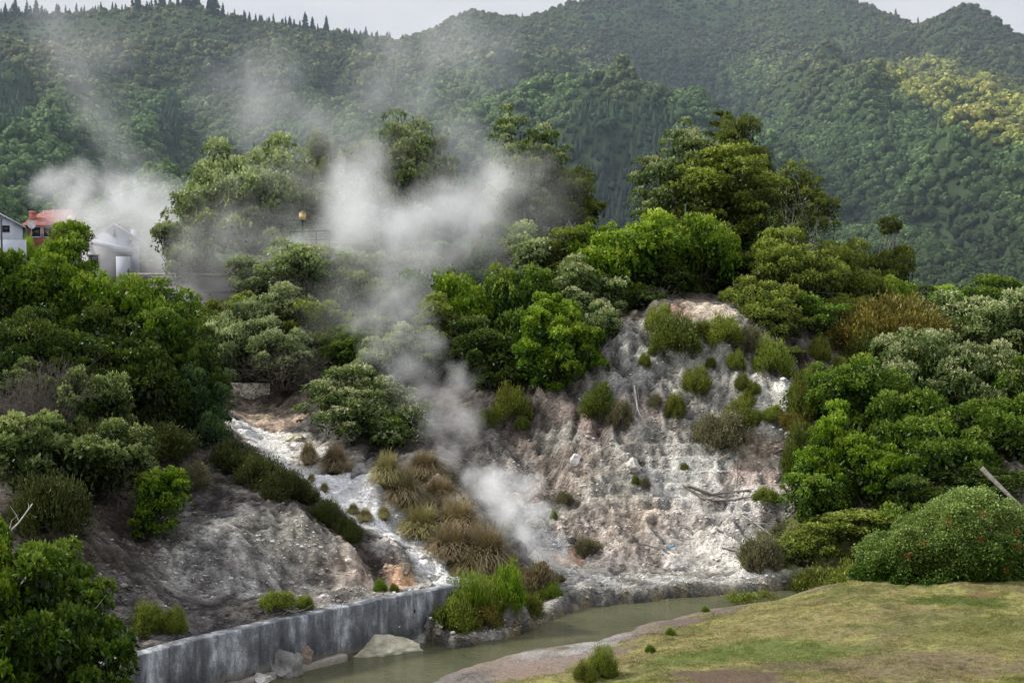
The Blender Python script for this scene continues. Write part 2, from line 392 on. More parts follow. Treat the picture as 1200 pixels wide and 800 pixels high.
# carve the channel
bed = -.55 - .1 * wobble
sdw = sd + wobble * np.where(dw < 1.2, 0, .7)
cut = np.where(lawn_side, sstep(.5, -.9, sdw), np.where(dw < df, sstep(.02, -.1, sd), sstep(.45, -.25, sdw)))
h = h * (1 - cut) + bed * cut
# lowest ground along the wall's own top stays flush with its coping
flush = (~lawn_side) & (sd > 0) & (dw < .8) & (dw < df)
h = np.where(flush, np.minimum(h, 1.7 + .25 * dw), h)
ic = PZ(572, 742, .3); idist = np.hypot((GX - ic[0]) / 1.5, GY - ic[1]) + wobble * .8
h = np.where((~lawn_side) & (idist < 2.6), np.minimum(h, .28 + .12 * wobble * 3 + 1.6 * sstep(1.0, 2.4, idist)), h)
HG = h
def ground(x, y):
    x = np.asarray(x, float); y = np.asarray(y, float)
    i = np.clip(np.searchsorted(xs, x) - 1, 0, len(xs) - 2); j = np.clip(np.searchsorted(ys, y) - 1, 0, len(ys) - 2)
    u = (x - xs[i]) / (xs[i + 1] - xs[i]); v = (y - ys[j]) / (ys[j + 1] - ys[j])
    return (HG[j, i] * (1 - u) + HG[j, i + 1] * u) * (1 - v) + (HG[j + 1, i] * (1 - u) + HG[j + 1, i + 1] * u) * v
_T = np.arange(34, 127, .05)
def hit(px, py):
    d = ray(px, py); t = _T / d[1]; X, Z = d[0] * t, CZ + d[2] * t
    g = ground(X, _T); k = np.argmax(g >= Z)
    if g[k] < Z[k]: k = len(_T) - 1
    return np.array([X[k], _T[k], g[k]])

# ------------------------------------------------------------ terrain colours
col = np.empty(GX.shape + (3,)); col[:] = (.262, .252, .228)
wn = (fbm(GX * .8, GY * .8, seed=71, o=7, g=.62) - .5) * 1.9
def paint(px, py, r, c, s=1.0, Y=None, sx=1.0):
    p = hit(px, py) if Y is None else P(px, py, Y)
    dd = np.sqrt(((GX - p[0]) / sx) ** 2 + (GY - p[1]) ** 2 + (HG - p[2]) ** 2) / r + wn
    w = sstep(1.15, .55, dd)[..., None] * s
    col[:] = col * (1 - w) + np.array(c) * w
DARK, SOIL, WHITE, PALE, PINK, GREY, CREAM, MOSS = (.07, .065, .06), (.06, .05, .04), (.80, .80, .79), (.36, .345, .31), (.29, .22, .19), (.16, .15, .142), (.42, .36, .29), (.07, .075, .03)
veg = sstep(72, 78, GY + wn * 4)[..., None]
col[:] = col * (1 - veg) + np.array(SOIL) * veg
leftside = (sstep(-2.5, -5.5, GX + (GY - 56) * -.28)[..., None]) * (GY < 74)[..., None]
col[:] = col * (1 - leftside) + np.array((.088, .082, .078)) * leftside
for a in [(60, 480, 9), (60, 560, 5), (150, 450, 8), (20, 620, 5), (120, 580, 3.2)]: paint(*a, SOIL, .9)
for a in [(330, 440, 6), (430, 440, 5), (540, 440, 5), (500, 500, 3), (620, 420, 4), (680, 400, 4), (600, 400, 6), (980, 560, 4), (1000, 620, 4), (1100, 560, 6), (950, 420, 3.5), (1100, 640, 4), (740, 350, 3), (880, 350, 3)]: paint(*a, SOIL, .95)
paint(640, 470, 3.0, (.10, .085, .075)); paint(600, 450, 2.5, (.09, .08, .07)); paint(680, 470, 2.0, (.13, .11, .10)); paint(700, 500, 1.8, (.2, .16, .145))  # first two spots: shade below the rim vegetation painted dark
paint(730, 440, 2.6, (.19, .18, .175)); paint(780, 420, 3, (.27, .27, .25)); paint(850, 450, 3, (.28, .27, .245)); paint(820, 368, 1.8, CREAM); paint(790, 362, 1.0, (.3, .2, .16)); paint(900, 470, 2.4, (.34, .33, .3)); paint(915, 450, 1.0, (.45, .44, .41))
paint(760, 490, 2, (.26, .225, .20)); paint(650, 560, 2.6, (.26, .22, .19)); paint(600, 560, 1.6, (.24, .22, .2)); paint(790, 560, 2.2, (.38, .375, .36)); paint(830, 560, 2.0, (.42, .42, .40)); paint(770, 520, 1.4, (.36, .34, .31)); paint(880, 560, 1.6, (.33, .27, .24)); paint(890, 530, 1.3, (.3, .25, .2))
paint(850, 610, 3, (.36, .345, .325)); paint(760, 640, 3, (.30, .27, .245)); paint(820, 660, 2, (.43, .41, .38)); paint(700, 620, 2.2, (.27, .235, .21)); paint(740, 600, 1.2, CREAM, .6); paint(700, 680, 2, (.27, .27, .26)); paint(780, 680, 1.6, (.34, .34, .33)); paint(880, 676, 2.2, (.46, .45, .42)); paint(660, 650, .9, (.3, .16, .08), .7)
paint(960, 410, 1.6, (.2, .18, .17)); paint(985, 405, 1.5, (.34, .27, .24)); paint(1005, 415, 1.2, (.28, .23, .2))
paint(300, 670, 3.4, (.34, .325, .30)); paint(270, 660, 1.8, (.36, .35, .33)); paint(250, 680, 1.4, (.24, .23, .22)); paint(340, 640, 1.8, (.30, .28, .245)); paint(300, 620, 1.1, (.26, .25, .22)); paint(400, 670, 1.8, (.33, .30, .265)); paint(440, 680, 1.6, (.38, .31, .26)); paint(350, 700, 1.2, (.36, .33, .3)); paint(380, 610, 1.2, (.09, .07, .055)); paint(200, 720, 2, (.13, .12, .115))
paint(430, 655, 1.2, (.16, .13, .11)); paint(475, 675, .9, (.38, .24, .15)); paint(500, 680, .9, (.5, .48, .44)); paint(450, 640, 1.0, (.36, .33, .3))
for a in [(470, 590, 1.2), (500, 600, 1.5), (540, 640, 1.6), (580, 670, 1.2), (520, 560, 2.0), (580, 600, 1.2)]: paint(*a, (.08, .07, .055), .9)
paint(530, 590, .9, (.3, .27, .24)); paint(550, 615, .9, (.27, .25, .23)); paint(520, 600, .5, (.3, .17, .1), .6)
for a in [(288, 500, 1.9), (305, 512, 2.0), (330, 528, 2.1), (352, 545, 2.0), (378, 560, 1.9), (402, 572, 1.9), (425, 582, 1.9), (442, 594, 1.8), (458, 608, 1.5), (472, 622, 1.2), (487, 637, 1.1), (500, 650, 1.0), (512, 665, .9), (522, 678, .9), (532, 686, .8)]:
    paint(*a, (.62, .60, .56) if a[1] < 540 else WHITE, 1.0)
wn_keep = wn; wn = wn * .25; paint(425, 580, 1.9, WHITE); paint(442, 596, 1.7, WHITE); paint(405, 570, 1.6, WHITE); paint(462, 614, 1.2, WHITE); paint(482, 634, 1.0, WHITE); paint(450, 610, 1.6, WHITE); paint(350, 540, 1.8, (.7, .69, .66)); paint(505, 655, 1.0, WHITE); paint(380, 556, 1.1, (.7, .69, .66)); paint(500, 652, .7, WHITE); paint(520, 676, .6, WHITE); wn = wn_keep
paint(393, 540, .7, (.36, .25, .12), .6); paint(300, 492, 1.3, (.3, .24, .18)); paint(330, 500, 1.2, (.26, .2, .16))
paint(600, 650, 1.2, (.06, .055, .05)); paint(590, 620, 1.0, (.10, .12, .08)); paint(640, 640, 1.0, (.3, .3, .3)); paint(690, 645, .8, (.14, .12, .09))
for a in [(960, 640, 3.0), (930, 620, 1.6), (1000, 660, 3.0), (920, 655, 1.5)]: paint(*a, (.09, .10, .03), .95)
# undercut shade painted as a dark band on the river ledge, with wet stains
wet = ((~lawn_side) & (df < dw))[..., None] * sstep(.5, .1, np.abs(sdw + .05))[..., None] * .85  # mask of both the painted undercut shade and the wet stains
col = col * (1 - wet) + np.where((fbm(GX * 2, GY * 2, seed=9) > .52)[..., None], np.array((.16, .12, .06)), np.array((.05, .05, .045))) * wet
# lawn
f1, f2, f3 = fbm(GX * .22, GY * .45, seed=81), fbm(GX * .6, GY * 1.1, seed=82, o=5), fbm(GX * 1.6, GY * 2.2, seed=83, o=4)
L = np.empty_like(col); L[:] = (.40, .375, .135)
def lay(mask, c, s=1.0):
    global L
    w = mask[..., None] * s; L = L * (1 - w) + np.array(c) * w
lay(sstep(.48, .62, f2), (.35, .30, .13)); lay(sstep(.5, .64, f1 * .6 + f3 * .4), (.165, .185, .055), .8); lay(sstep(.58, .68, fbm(GX * .5, GY * .9, seed=85, o=5)), (.21, .165, .10), .6)
lay(sstep(.5, .62, fbm(GX * 3.2, GY * 4.5, seed=86, o=4)), (.26, .225, .11), .5); lay(sstep(.54, .64, fbm(GX * 5, GY * 7, seed=87, o=3)), (.12, .15, .04), .6)
def lay_at(px, py, r, c, s=1.0, sx=1.0, z=.8):
    p = PZ(px, py, z); dd = np.hypot((GX - p[0]) / sx, GY - p[1]) / r + wn; lay(sstep(1.15, .55, dd), c, s)
lay_at(1120, 712, 1.1, (.1, .135, .03), .9, 1.8); lay_at(1140, 705, .5, (.27, .15, .08), .6, 2); lay_at(1060, 790, 1.6, (.19, .14, .10), .6, 2.4); lay_at(850, 795, 1.6, (.16, .11, .085), .9, 1.6); lay_at(900, 765, 1.6, (.17, .215, .06), .8, 2.0); lay_at(820, 770, 1.2, (.17, .21, .06), .8, 1.6); lay_at(1150, 760, 1.6, (.21, .21, .07), .7, 2.0)
shore = sstep(2.0, .9, sd + wn * 1.2 + sstep(700, 900, 600 + GX * 28) * .9); lay(shore, (.29, .235, .195))
for a in [(590, 785, 1.7, (.33, .27, .22)), (520, 795, 1.2, (.25, .23, .21)), (700, 765, 1.3, (.24, .19, .15)), (650, 770, 1.3, (.34, .27, .23)), (640, 762, .9, (.45, .43, .40)), (690, 752, .8, (.46, .45, .43)), (720, 743, .6, (.4, .36, .34)), (800, 728, .9, (.21, .165, .14)), (850, 718, .8, (.22, .18, .16)), (620, 790, .8, (.33, .25, .2))]: lay_at(a[0], a[1], a[2], a[3], .95, 1.3, .3)
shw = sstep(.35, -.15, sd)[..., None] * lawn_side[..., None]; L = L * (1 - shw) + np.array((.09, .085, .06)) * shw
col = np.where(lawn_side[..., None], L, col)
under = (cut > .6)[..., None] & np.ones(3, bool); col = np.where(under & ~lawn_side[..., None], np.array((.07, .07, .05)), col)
shade_ = np.clip(1 + rock * (.8 * crag + 1.5 * fine + .9 * (rill - .62) + 1.2 * (streak - .6) + 1.3 * gravel), .42, 1.5)[..., None]  # relief shading painted into rock colour: hollows darker, crests lighter
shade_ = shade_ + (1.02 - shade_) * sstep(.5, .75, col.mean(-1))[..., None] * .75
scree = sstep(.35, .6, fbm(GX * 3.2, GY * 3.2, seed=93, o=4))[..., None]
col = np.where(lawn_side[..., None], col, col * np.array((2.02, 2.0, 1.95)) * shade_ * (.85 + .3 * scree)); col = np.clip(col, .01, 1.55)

NX, NY = len(xs), len(ys)
I = np.arange(NX * NY).reshape(NY, NX)
Q = np.stack([I[:-1, :-1], I[:-1, 1:], I[1:, 1:], I[1:, :-1]], -1).reshape(-1, 4)
qz = lawn_side[:-1, :-1].ravel()
qx, qy = GX[:-1, :-1].ravel(), GY[:-1, :-1].ravel()
VV = np.stack([GX, GY, HG], -1).reshape(-1, 3); CC = col.reshape(-1, 3)
GROUND, LAWNM = m_ground('weathered_rock'), m_ground('patchy_turf', True)
def piece(name, mask, mat, label, cat):
    F = Q[mask]; u, inv = np.unique(F, return_inverse=True)
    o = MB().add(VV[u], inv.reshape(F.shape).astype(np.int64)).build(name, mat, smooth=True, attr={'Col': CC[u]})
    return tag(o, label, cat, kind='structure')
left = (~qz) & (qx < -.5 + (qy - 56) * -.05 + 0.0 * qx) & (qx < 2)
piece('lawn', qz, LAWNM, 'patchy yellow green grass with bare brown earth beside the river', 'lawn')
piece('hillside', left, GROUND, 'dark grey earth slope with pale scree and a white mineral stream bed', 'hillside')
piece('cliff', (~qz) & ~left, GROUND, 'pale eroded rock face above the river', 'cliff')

# ------------------------------------------------------------ river
def m_water():
    m, nt, out = newmat('murky_water'); t = NT(nt)
    pos = t.n('ShaderNodeNewGeometry').outputs['Position']
    c = t.ramp(t.noise(pos, .35, 4), [(.35, (.065, .068, .032)), (.65, (.11, .108, .058))])
    mp = t.n('ShaderNodeMapping', None, Vector=pos, Scale=(1, 2.2, 1), Rotation=(0, 0, R(-18))).outputs[0]
    hgt = t.math('ADD', t.noise(mp, 2.2, 4, .6, .5), t.math('MULTIPLY', t.noise(mp, 8, 3, .6), .35))
    b = t.n('ShaderNodeBsdfPrincipled', None, Base_Color=c, Roughness=.07, IOR=1.33)
    t.link(t.n('ShaderNodeBump', None, Strength=.9, Distance=.12, Height=hgt).outputs[0], b.inputs['Normal'])
    t.link(b.outputs[0], out.inputs[0]); return m
g = MB(); wxs = np.linspace(-25, 32, 60); wys = np.linspace(34, 64, 40); WX, WY = np.meshgrid(wxs, wys); I2 = np.arange(2400).reshape(40, 60)
g.add(np.stack([WX, WY, np.zeros_like(WX)], -1), np.stack([I2[:-1, :-1], I2[:-1, 1:], I2[1:, 1:], I2[1:, :-1]], -1).reshape(-1, 4))
tag(g.build('river', m_water(), smooth=True), 'murky green river flowing between the concrete wall and the lawn', 'river', kind='structure')

# ------------------------------------------------------------ mountain
MP = []
def mp_(*pp):
    for px, py, Y in pp: MP.append(P(px, py, Y))
SKY = [(-200, 20, 1500), (0, 22, 1500), (60, 22, 1500), (120, 16, 1500), (180, 14, 1520), (230, 10, 1520), (270, 20, 1540), (300, 27, 1550), (350, 35, 1600), (400, 42, 1650), (460, 45, 1700), (500, 38, 1800), (555, 19, 1850), (585, 22, 1850), (620, 24, 1850), (660, 10, 1950), (700, 2, 2000), (760, -10, 2000), (830, -12, 2000), (900, -8, 2000), (960, -2, 1950), (1000, 4, 1900), (1040, 18, 1800), (1070, 25, 1750), (1100, 20, 1720), (1130, 12, 1700), (1160, 24, 1700), (1200, 47, 1700), (1300, 70, 1700), (1400, 60, 1700)]
mp_(*SKY)
for px, py, Y in SKY:
    a = P(px, py, Y); MP.append(np.array([a[0] * 1.2, Y + 350, a[2] - 120]))
mp_((0, 150, 1180), (0, 240, 900), (0, 320, 660), (25, 110, 1420), (100, 110, 1300), (100, 190, 1060), (60, 250, 860), (60, 320, 640), (150, 60, 1420), (195, 120, 1330), (200, 180, 1200), (260, 120, 1200), (260, 190, 1050), (150, 250, 850), (200, 320, 650), (-150, 150, 1150), (-150, 300, 700),
    (320, 80, 1400), (340, 160, 1180), (400, 110, 1400), (400, 200, 1080), (400, 300, 720), (460, 90, 1620), (500, 120, 1450), (480, 200, 1200), (520, 300, 760), (560, 80, 1600), (600, 120, 1500), (600, 200, 1200), (620, 300, 800),
    (660, 60, 1750), (660, 170, 1280), (700, 130, 1220), (730, 125, 1180), (725, 180, 990), (720, 260, 780), (800, 130, 1480), (790, 190, 1200), (790, 250, 900), (840, 90, 1700), (850, 150, 1500), (870, 220, 1150), (750, 50, 1800), (900, 50, 1780), (830, 30, 1880), (950, 60, 1750),
    (980, 108, 1340), (940, 140, 1300), (1010, 150, 1130), (980, 200, 1060), (1000, 290, 760), (900, 200, 1300), (920, 130, 1480), (1060, 100, 1380), (1050, 180, 1080), (1125, 86, 1300), (1200, 102, 1240), (1150, 150, 1080), (1200, 200, 930), (1100, 250, 850), (1200, 300, 700), (1060, 320, 660), (1040, 60, 1650), (1130, 55, 1580), (1200, 80, 1480), (1300, 120, 1200), (1350, 250, 850), (1130, 220, 960))
for px in (-200, 0, 200, 400, 600, 800, 1000, 1200, 1400): mp_((px, 365, 480)); MP.append(np.array([(px - 600) / F0 * 300, 300, -6.0])); MP.append(np.array([(px - 600) / F0 * 150, 150, 3.0]))
def proj0(z, y): return float(np.min(300 - F0 * (z - CZ) / y))
mount = rbf_fit(MP, 20)
mxs = np.arange(-1000, 1000.1, 7.0); mys = np.arange(132, 2500, 7.0)
MX, MY = np.meshgrid(mxs, mys)
mh = mount(MX, MY)
edge = sstep(250, 600, MY)
wX = MX + (fbm(MX / 120, MY / 120, seed=101) - .5) * 90; wY = MY + (fbm(MX / 120, MY / 120, seed=102) - .5) * 90
hi_fade = 1 - .92 * sstep(150, 250, mh); gul = ridged(wX / 190, wY / 420, seed=103, o=4); gul2 = ridged(wX / 70, wY / 120, seed=104, o=3); mh = mh - 7 * sstep(150, 250, mh) + edge * hi_fade * ((ridged(wX / 190, wY / 420, seed=103, o=4) - .62) * 175 + (ridged(wX / 70, wY / 120, seed=104, o=3) - .6) * 24)
mh = np.where(MY < 250, np.minimum(mh, 6), mh)
_pxs = np.arange(-60, 1261, 12.0); _tgt = np.interp(_pxs, [a for a, b, Y in SKY], [b for a, b, Y in SKY]) + 3 + 7 * np.exp(-((_pxs - 1066) / 22) ** 2) - 7 * np.exp(-((_pxs - 1130) / 26) ** 2) + 7 * np.exp(-((_pxs - 470) / 35) ** 2) - 5 * np.exp(-((_pxs - 556) / 25) ** 2) + 6 * sstep(1165, 1200, _pxs)
_act = []
for p_ in _pxs:
    yy = np.arange(1250, 2200, 10.0); xx = (p_ - 600) / F0 * yy; i = np.clip(((xx - mxs[0]) / 7).astype(int), 0, len(mxs) - 1); j = ((yy - mys[0]) / 7).astype(int); zz = mh[j, i]; _act.append((300 - proj0(zz, yy)))
_fac = np.clip((300 - _tgt) / np.array(_act), .75, 1.25); _fac = np.convolve(np.pad(_fac, 2, 'edge'), [.0, .15, .7, .15, .0], 'valid')
_F = np.interp(600 + F0 * MX / MY, _pxs, _fac); _w = sstep(120, 240, mh); mh = CZ + (mh - CZ) * (1 + (_F - 1) * _w)
def mground(x, y):
    i = np.clip(((x - mxs[0]) / 7).astype(int), 0, len(mxs) - 2); j = np.clip(((y - mys[0]) / 7).astype(int), 0, len(mys) - 2)
    u = (x - mxs[i]) / 7; v = (y - mys[j]) / 7
    return (mh[j, i] * (1 - u) + mh[j, i + 1] * u) * (1 - v) + (mh[j + 1, i] * (1 - u) + mh[j + 1, i + 1] * u) * v
n_, m_ = MX.shape; I3 = np.arange(n_ * m_).reshape(n_, m_)
MTS = m_simple('forest_floor', (.032, .052, .02), .9, .1, .02, .4)
tag(MB().add(np.stack([MX, MY, mh], -1), np.stack([I3[:-1, :-1], I3[:-1, 1:], I3[1:, 1:], I3[1:, :-1]], -1).reshape(-1, 4)).build('mountain', MTS, smooth=True), 'high green mountain behind the valley', 'mountain', kind='structure')
# the ground carries on to every side of the modelled valley
g = MB(); r_in = [(-59, 31), (59, 31), (60, 130), (-60, 130)]; r_out = [(-3000, -600), (3000, -600), (3000, 5000), (-3000, 5000)]
zi = [float(ground(a, b)) for a, b in r_in]
g.add([(x, y, -4.0) for (x, y), z in zip(r_in, zi)] + [(x, y, -9) for x, y in r_out], [[0, 4, 5, 1], [1, 5, 6, 2], [2, 6, 7, 3], [3, 7, 4, 0]])
tag(g.build('valley_floor', m_simple('valley_soil', (.06, .07, .03), .9, .1, .05)), 'green valley ground around the gorge', 'ground', kind='structure')
def visible_line(X, Y, Z, margin):
    """keep what the mountain itself does not hide when seen from the valley"""
    keep = np.ones(len(X), bool)
    for k in range(1, 26):
        f = k / 26.; x, y = X * f, Y * f; m = y > 260
        zz = CZ + (Z - CZ) * f; gz = np.where(m, mground(x, np.maximum(y, 133)), -99); keep &= gz < zz + margin
    return keep
def proj(X, Y, Z):
    z_ = Y * cp - (Z - CZ) * sp; v = Y * sp + (Z - CZ) * cp
    return 600 + F0 * X / z_, 400 - F0 * v / z_
# forest: one canopy of many crowns
def build_forest():
    pts = []
    y = 135.0
    while y < 2150:
        step = 3.4 if y < 300 else 4.1 if y < 900 else 4.8 if y < 1300 else 6.0; w = .40 * y + 30
        x = np.arange(-w, w, step); x = x + rng.uniform(-.5, .5, len(x)) * step * .95; yy = y + rng.uniform(-.5, .5, len(x)) * step
        pts.append(np.stack([x, yy], 1)); y += step
    p = np.concatenate(pts); z = mground(p[:, 0], p[:, 1]); X, Y = p[:, 0], p[:, 1]
    k = visible_line(X, Y, z + 7, 14); px, py = proj(X, Y, z + 4); k &= (py < 400) & (px > -60) & (px < 1260) & ((Y > 300) | (X > 30))
    X, Y, z, px, py = X[k], Y[k], z[k], px[k], py[k]; n = len(X)
    # kinds of wood by place; lit is a sun patch painted into the colours
    dkk = np.zeros(n)
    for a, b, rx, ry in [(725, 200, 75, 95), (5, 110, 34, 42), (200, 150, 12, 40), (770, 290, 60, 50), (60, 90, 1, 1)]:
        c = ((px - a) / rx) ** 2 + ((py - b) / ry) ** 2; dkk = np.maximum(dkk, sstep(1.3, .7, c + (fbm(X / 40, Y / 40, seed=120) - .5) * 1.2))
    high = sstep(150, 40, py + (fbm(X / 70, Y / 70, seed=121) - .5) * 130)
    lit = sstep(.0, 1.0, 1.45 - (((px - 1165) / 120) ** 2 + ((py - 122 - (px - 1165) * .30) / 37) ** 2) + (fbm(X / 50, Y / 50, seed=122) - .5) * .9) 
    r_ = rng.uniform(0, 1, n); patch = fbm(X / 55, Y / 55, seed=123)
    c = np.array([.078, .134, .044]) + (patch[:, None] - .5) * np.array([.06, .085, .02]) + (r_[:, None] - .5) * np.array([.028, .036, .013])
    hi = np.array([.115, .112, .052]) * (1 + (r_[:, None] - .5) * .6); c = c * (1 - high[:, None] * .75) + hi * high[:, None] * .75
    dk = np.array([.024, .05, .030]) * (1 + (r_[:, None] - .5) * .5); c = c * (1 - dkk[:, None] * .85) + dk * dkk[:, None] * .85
    sun_yl = np.array([.36, .40, .085]) * (1 + (r_[:, None] - .5) * .5); c = c * (1 - lit[:, None] * .9) + sun_yl * lit[:, None] * .9
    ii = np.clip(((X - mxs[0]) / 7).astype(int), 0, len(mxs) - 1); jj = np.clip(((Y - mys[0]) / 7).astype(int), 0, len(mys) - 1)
    c = c * np.clip(.95 + 2.1 * (gul[jj, ii] - .64) + .9 * (gul2[jj, ii] - .6), .45, 1.5)[:, None]  # fold shading painted into crown colour: gullies darker, ridges lighter
    c = np.clip(c, .008, .42)
    con = ((dkk > .5) & (r_ > .25) | (r_ > .985)) & (Y > 450)
    S = np.clip(rng.lognormal(-.05, .36, n), .5, 1.45) * np.where(Y < 300, 2.6, np.where(Y < 900, 3.2, np.where(Y < 1300, 3.6, 4.3))) * (1 - .52 * high * (rng.uniform(0, 1, n) > .2)) * (1 - .35 * sstep(60, 25, py))
    b = MB(); cols = []
    for lo, hi_, sub in ((0, 9999, 1),):
        V0, F0_ = ico(sub)
        for var in range(10):
            amp = .95 if sub == 2 else .8
            d = 1 + amp * (fbm(V0[:, 0] * 2.6 + 9 * var, V0[:, 1] * 2.6, V0[:, 2] * 2.6, seed=130 + var, o=3, g=.7) - .5) * 2
            Vb = V0 * d[:, None]; Vb[:, 2] *= .95
            Vc = V0.copy(); zc = (V0[:, 2] + 1) / 2; rr = (1 - zc) ** .7 * .9 + .02; q = np.hypot(V0[:, 0], V0[:, 1]) + 1e-6
            Vc[:, :2] = V0[:, :2] / q[:, None] * rr[:, None] * (1 + .5 * (d[:, None] - 1)) * np.minimum(q / .3, 1)[:, None]; Vc[:, 2] = zc * 4.2 - .9
            for cone in (0, 1):
                m = (Y >= lo) & (Y < hi_) & (np.arange(n) % 10 == var) & (con == bool(cone)); idx = np.nonzero(m)[0]
                if not len(idx): continue
                base_ = Vc if cone else Vb; an = rng.uniform(0, 6.28, len(idx)); ca, sa = np.cos(an), np.sin(an)
                s_ = S[idx] * (.62 if cone else 1); sz = s_ * rng.uniform(.8, 1.25, len(idx))
                W = np.empty((len(idx), len(V0), 3))
                W[..., 0] = (ca[:, None] * base_[:, 0] - sa[:, None] * base_[:, 1]) * s_[:, None] + X[idx][:, None]
                W[..., 1] = (sa[:, None] * base_[:, 0] + ca[:, None] * base_[:, 1]) * s_[:, None] + Y[idx][:, None]
                W[..., 2] = base_[:, 2] * sz[:, None] + (z[idx] + s_ * .45)[:, None]
                FF = (F0_[None] + (np.arange(len(idx)) * len(V0))[:, None, None]).reshape(-1, 3)
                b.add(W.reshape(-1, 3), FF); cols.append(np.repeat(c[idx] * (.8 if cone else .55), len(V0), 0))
    # leafy outer tufts on every crown
    for lo, hi_, nq, qs in ((0, 300, 1100, .06), (300, 800, 110, .22), (800, 1200, 46, .29), (1200, 9999, 20, .36)):
        idx = np.nonzero((Y >= lo) & (Y < hi_) & ~con)[0]; k = np.repeat(idx, nq); d = rng.normal(size=(len(k), 3)); d /= np.linalg.norm(d, axis=1)[:, None]; d[:, 2] = np.where(d[:, 2] < -.2, -d[:, 2], d[:, 2])
        lob = vn(d[:, 0] * 1.7 + (k % 97), d[:, 1] * 1.7, d[:, 2] * 1.7, seed=9); q = np.stack([X[k], Y[k], z[k] + S[k] * .45], 1) + d * (S[k] * (.72 + .5 * lob) )[:, None]
        T1 = np.cross(d, rng.normal(size=d.shape)); T1 /= np.linalg.norm(T1, axis=1)[:, None]; T2 = np.cross(d, T1); s_ = (S[k] * qs * rng.uniform(.6, 1.3, len(k)))[:, None]; tilt = d * s_ * rng.uniform(-.6, .6, (len(k), 1))
        b.add(np.stack([q - T1 * s_ - tilt, q - T2 * s_ * .7 + d * s_ * .3, q + T1 * s_ + tilt, q + T2 * s_ * .7], 1).reshape(-1, 3), np.arange(4 * len(k)).reshape(-1, 4))
        cols.append(np.repeat(np.clip(c[k] * (.70 + .75 * (.5 + .5 * d[:, 2:3])) * rng.uniform(.75, 1.3, (len(k), 1)), .004, .5), 4, 0))  # top light painted into tuft colour, darker towards the crown base
    m, nt, out = newmat('forest_canopy'); t = NT(nt)
    a = t.n('ShaderNodeAttribute', {'attribute_name': 'Col'}).outputs['Color']; pos = t.n('ShaderNodeNewGeometry').outputs['Position']
    nz = t.noise(pos, .5, 5, .7); big = t.noise(pos, .22, 3)
    cc = t.mix(1.0, a, t.ramp(nz, [(.32, .45), (.5, .9), (.64, 1.2)]), 'MULTIPLY'); cc = t.mix(t.ramp(nz, [(.55, 0), (.7, .5)]), cc, t.mix(1.0, cc, (1.9, 1.9, 1.5), 'MULTIPLY'))
    bs = t.n('ShaderNodeBsdfPrincipled', None, Base_Color=cc, Roughness=.8); bs.inputs['Specular IOR Level'].default_value = .15
    t.link(t.n('ShaderNodeBump', None, Strength=1.0, Distance=1.6, Height=t.math('ADD', nz, t.math('MULTIPLY', big, .8))).outputs[0], bs.inputs['Normal']); t.link(bs.outputs[0], out.inputs[0])
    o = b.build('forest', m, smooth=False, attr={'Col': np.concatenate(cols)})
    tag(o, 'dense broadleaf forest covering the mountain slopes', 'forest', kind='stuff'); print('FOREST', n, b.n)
build_forest()
# ------------------------------------------------------------ foliage
def M_(k): return MATS[k]
MATS = {
 'bright': m_leaf('fresh_green_leaves', (.014, .032, .006), (.068, .115, .014), (.22, .28, .06)),
 'lime':   m_leaf('lime_green_leaves', (.02, .045, .006), (.10, .16, .022), (.30, .36, .09)),
 'green':  m_leaf('green_leaves', (.012, .024, .006), (.052, .090, .014), (.17, .22, .055)),
 'dark':   m_leaf('dark_green_leaves', (.008, .015, .004), (.028, .047, .009), (.085, .115, .028)),
 'teal':   m_leaf('blue_green_leaves', (.01, .024, .012), (.032, .058, .020), (.11, .16, .065)),
 'silver': m_leaf('silvery_leaves', (.016, .028, .008), (.075, .11, .034), (.36, .40, .24)),
 'olive':  m_leaf('olive_leaves', (.018, .026, .006), (.085, .108, .022), (.24, .27, .08)),
 'darkolive': m_leaf('dark_olive_leaves', (.012, .018, .005), (.045, .06, .013), (.12, .14, .04)),
 'grey':   m_leaf('grey_green_leaves', (.02, .03, .014), (.11, .14, .065), (.33, .37, .22)),
 'sage': m_leaf('sage_leaves', (.010, .018, .005), (.044, .068, .018), (.26, .30, .14)),
 'crest': m_leaf('crest_heath', (.010, .014, .005), (.026, .032, .010), (.075, .085, .025)),
 'rust':   m_leaf('rusty_heath', (.024, .022, .008), (.085, .075, .02), (.17, .145, .045)),
 'heath':  m_leaf('heath_green', (.018, .024, .006), (.068, .08, .018), (.17, .185, .045)),
 'heathgrey': m_leaf('grey_brown_heath', (.025, .022, .015), (.085, .08, .05), (.16, .16, .09)),
 'tus':    m_leaf('dry_tussock_blades', (.03, .024, .013), (.078, .063, .037), (.21, .17, .105), .15),
 'tusgreen': m_leaf('green_tussock_blades', (.025, .027, .01), (.085, .08, .037), (.22, .195, .10), .15),
 'rush':   m_leaf('rush_blades', (.018, .034, .005), (.062, .10, .014), (.17, .215, .05), .2),
 'hedge':  m_leaf('hedge_leaves', (.010, .022, .004), (.034, .066, .011), (.19, .245, .085)),
}
BARK = m_simple('bark', (.10, .085, .065), .9, .1, 6, .4, .3)
PALEBARK = m_simple('pale_bark', (.34, .31, .27), .9, .1, 6, .3, .3)
TWIG = m_simple('dead_twig', (.17, .145, .125), .9, .1, 6, .3)
ASH = m_simple('bleached_wood', (.5, .47, .43), .9, .1, 6, .25)

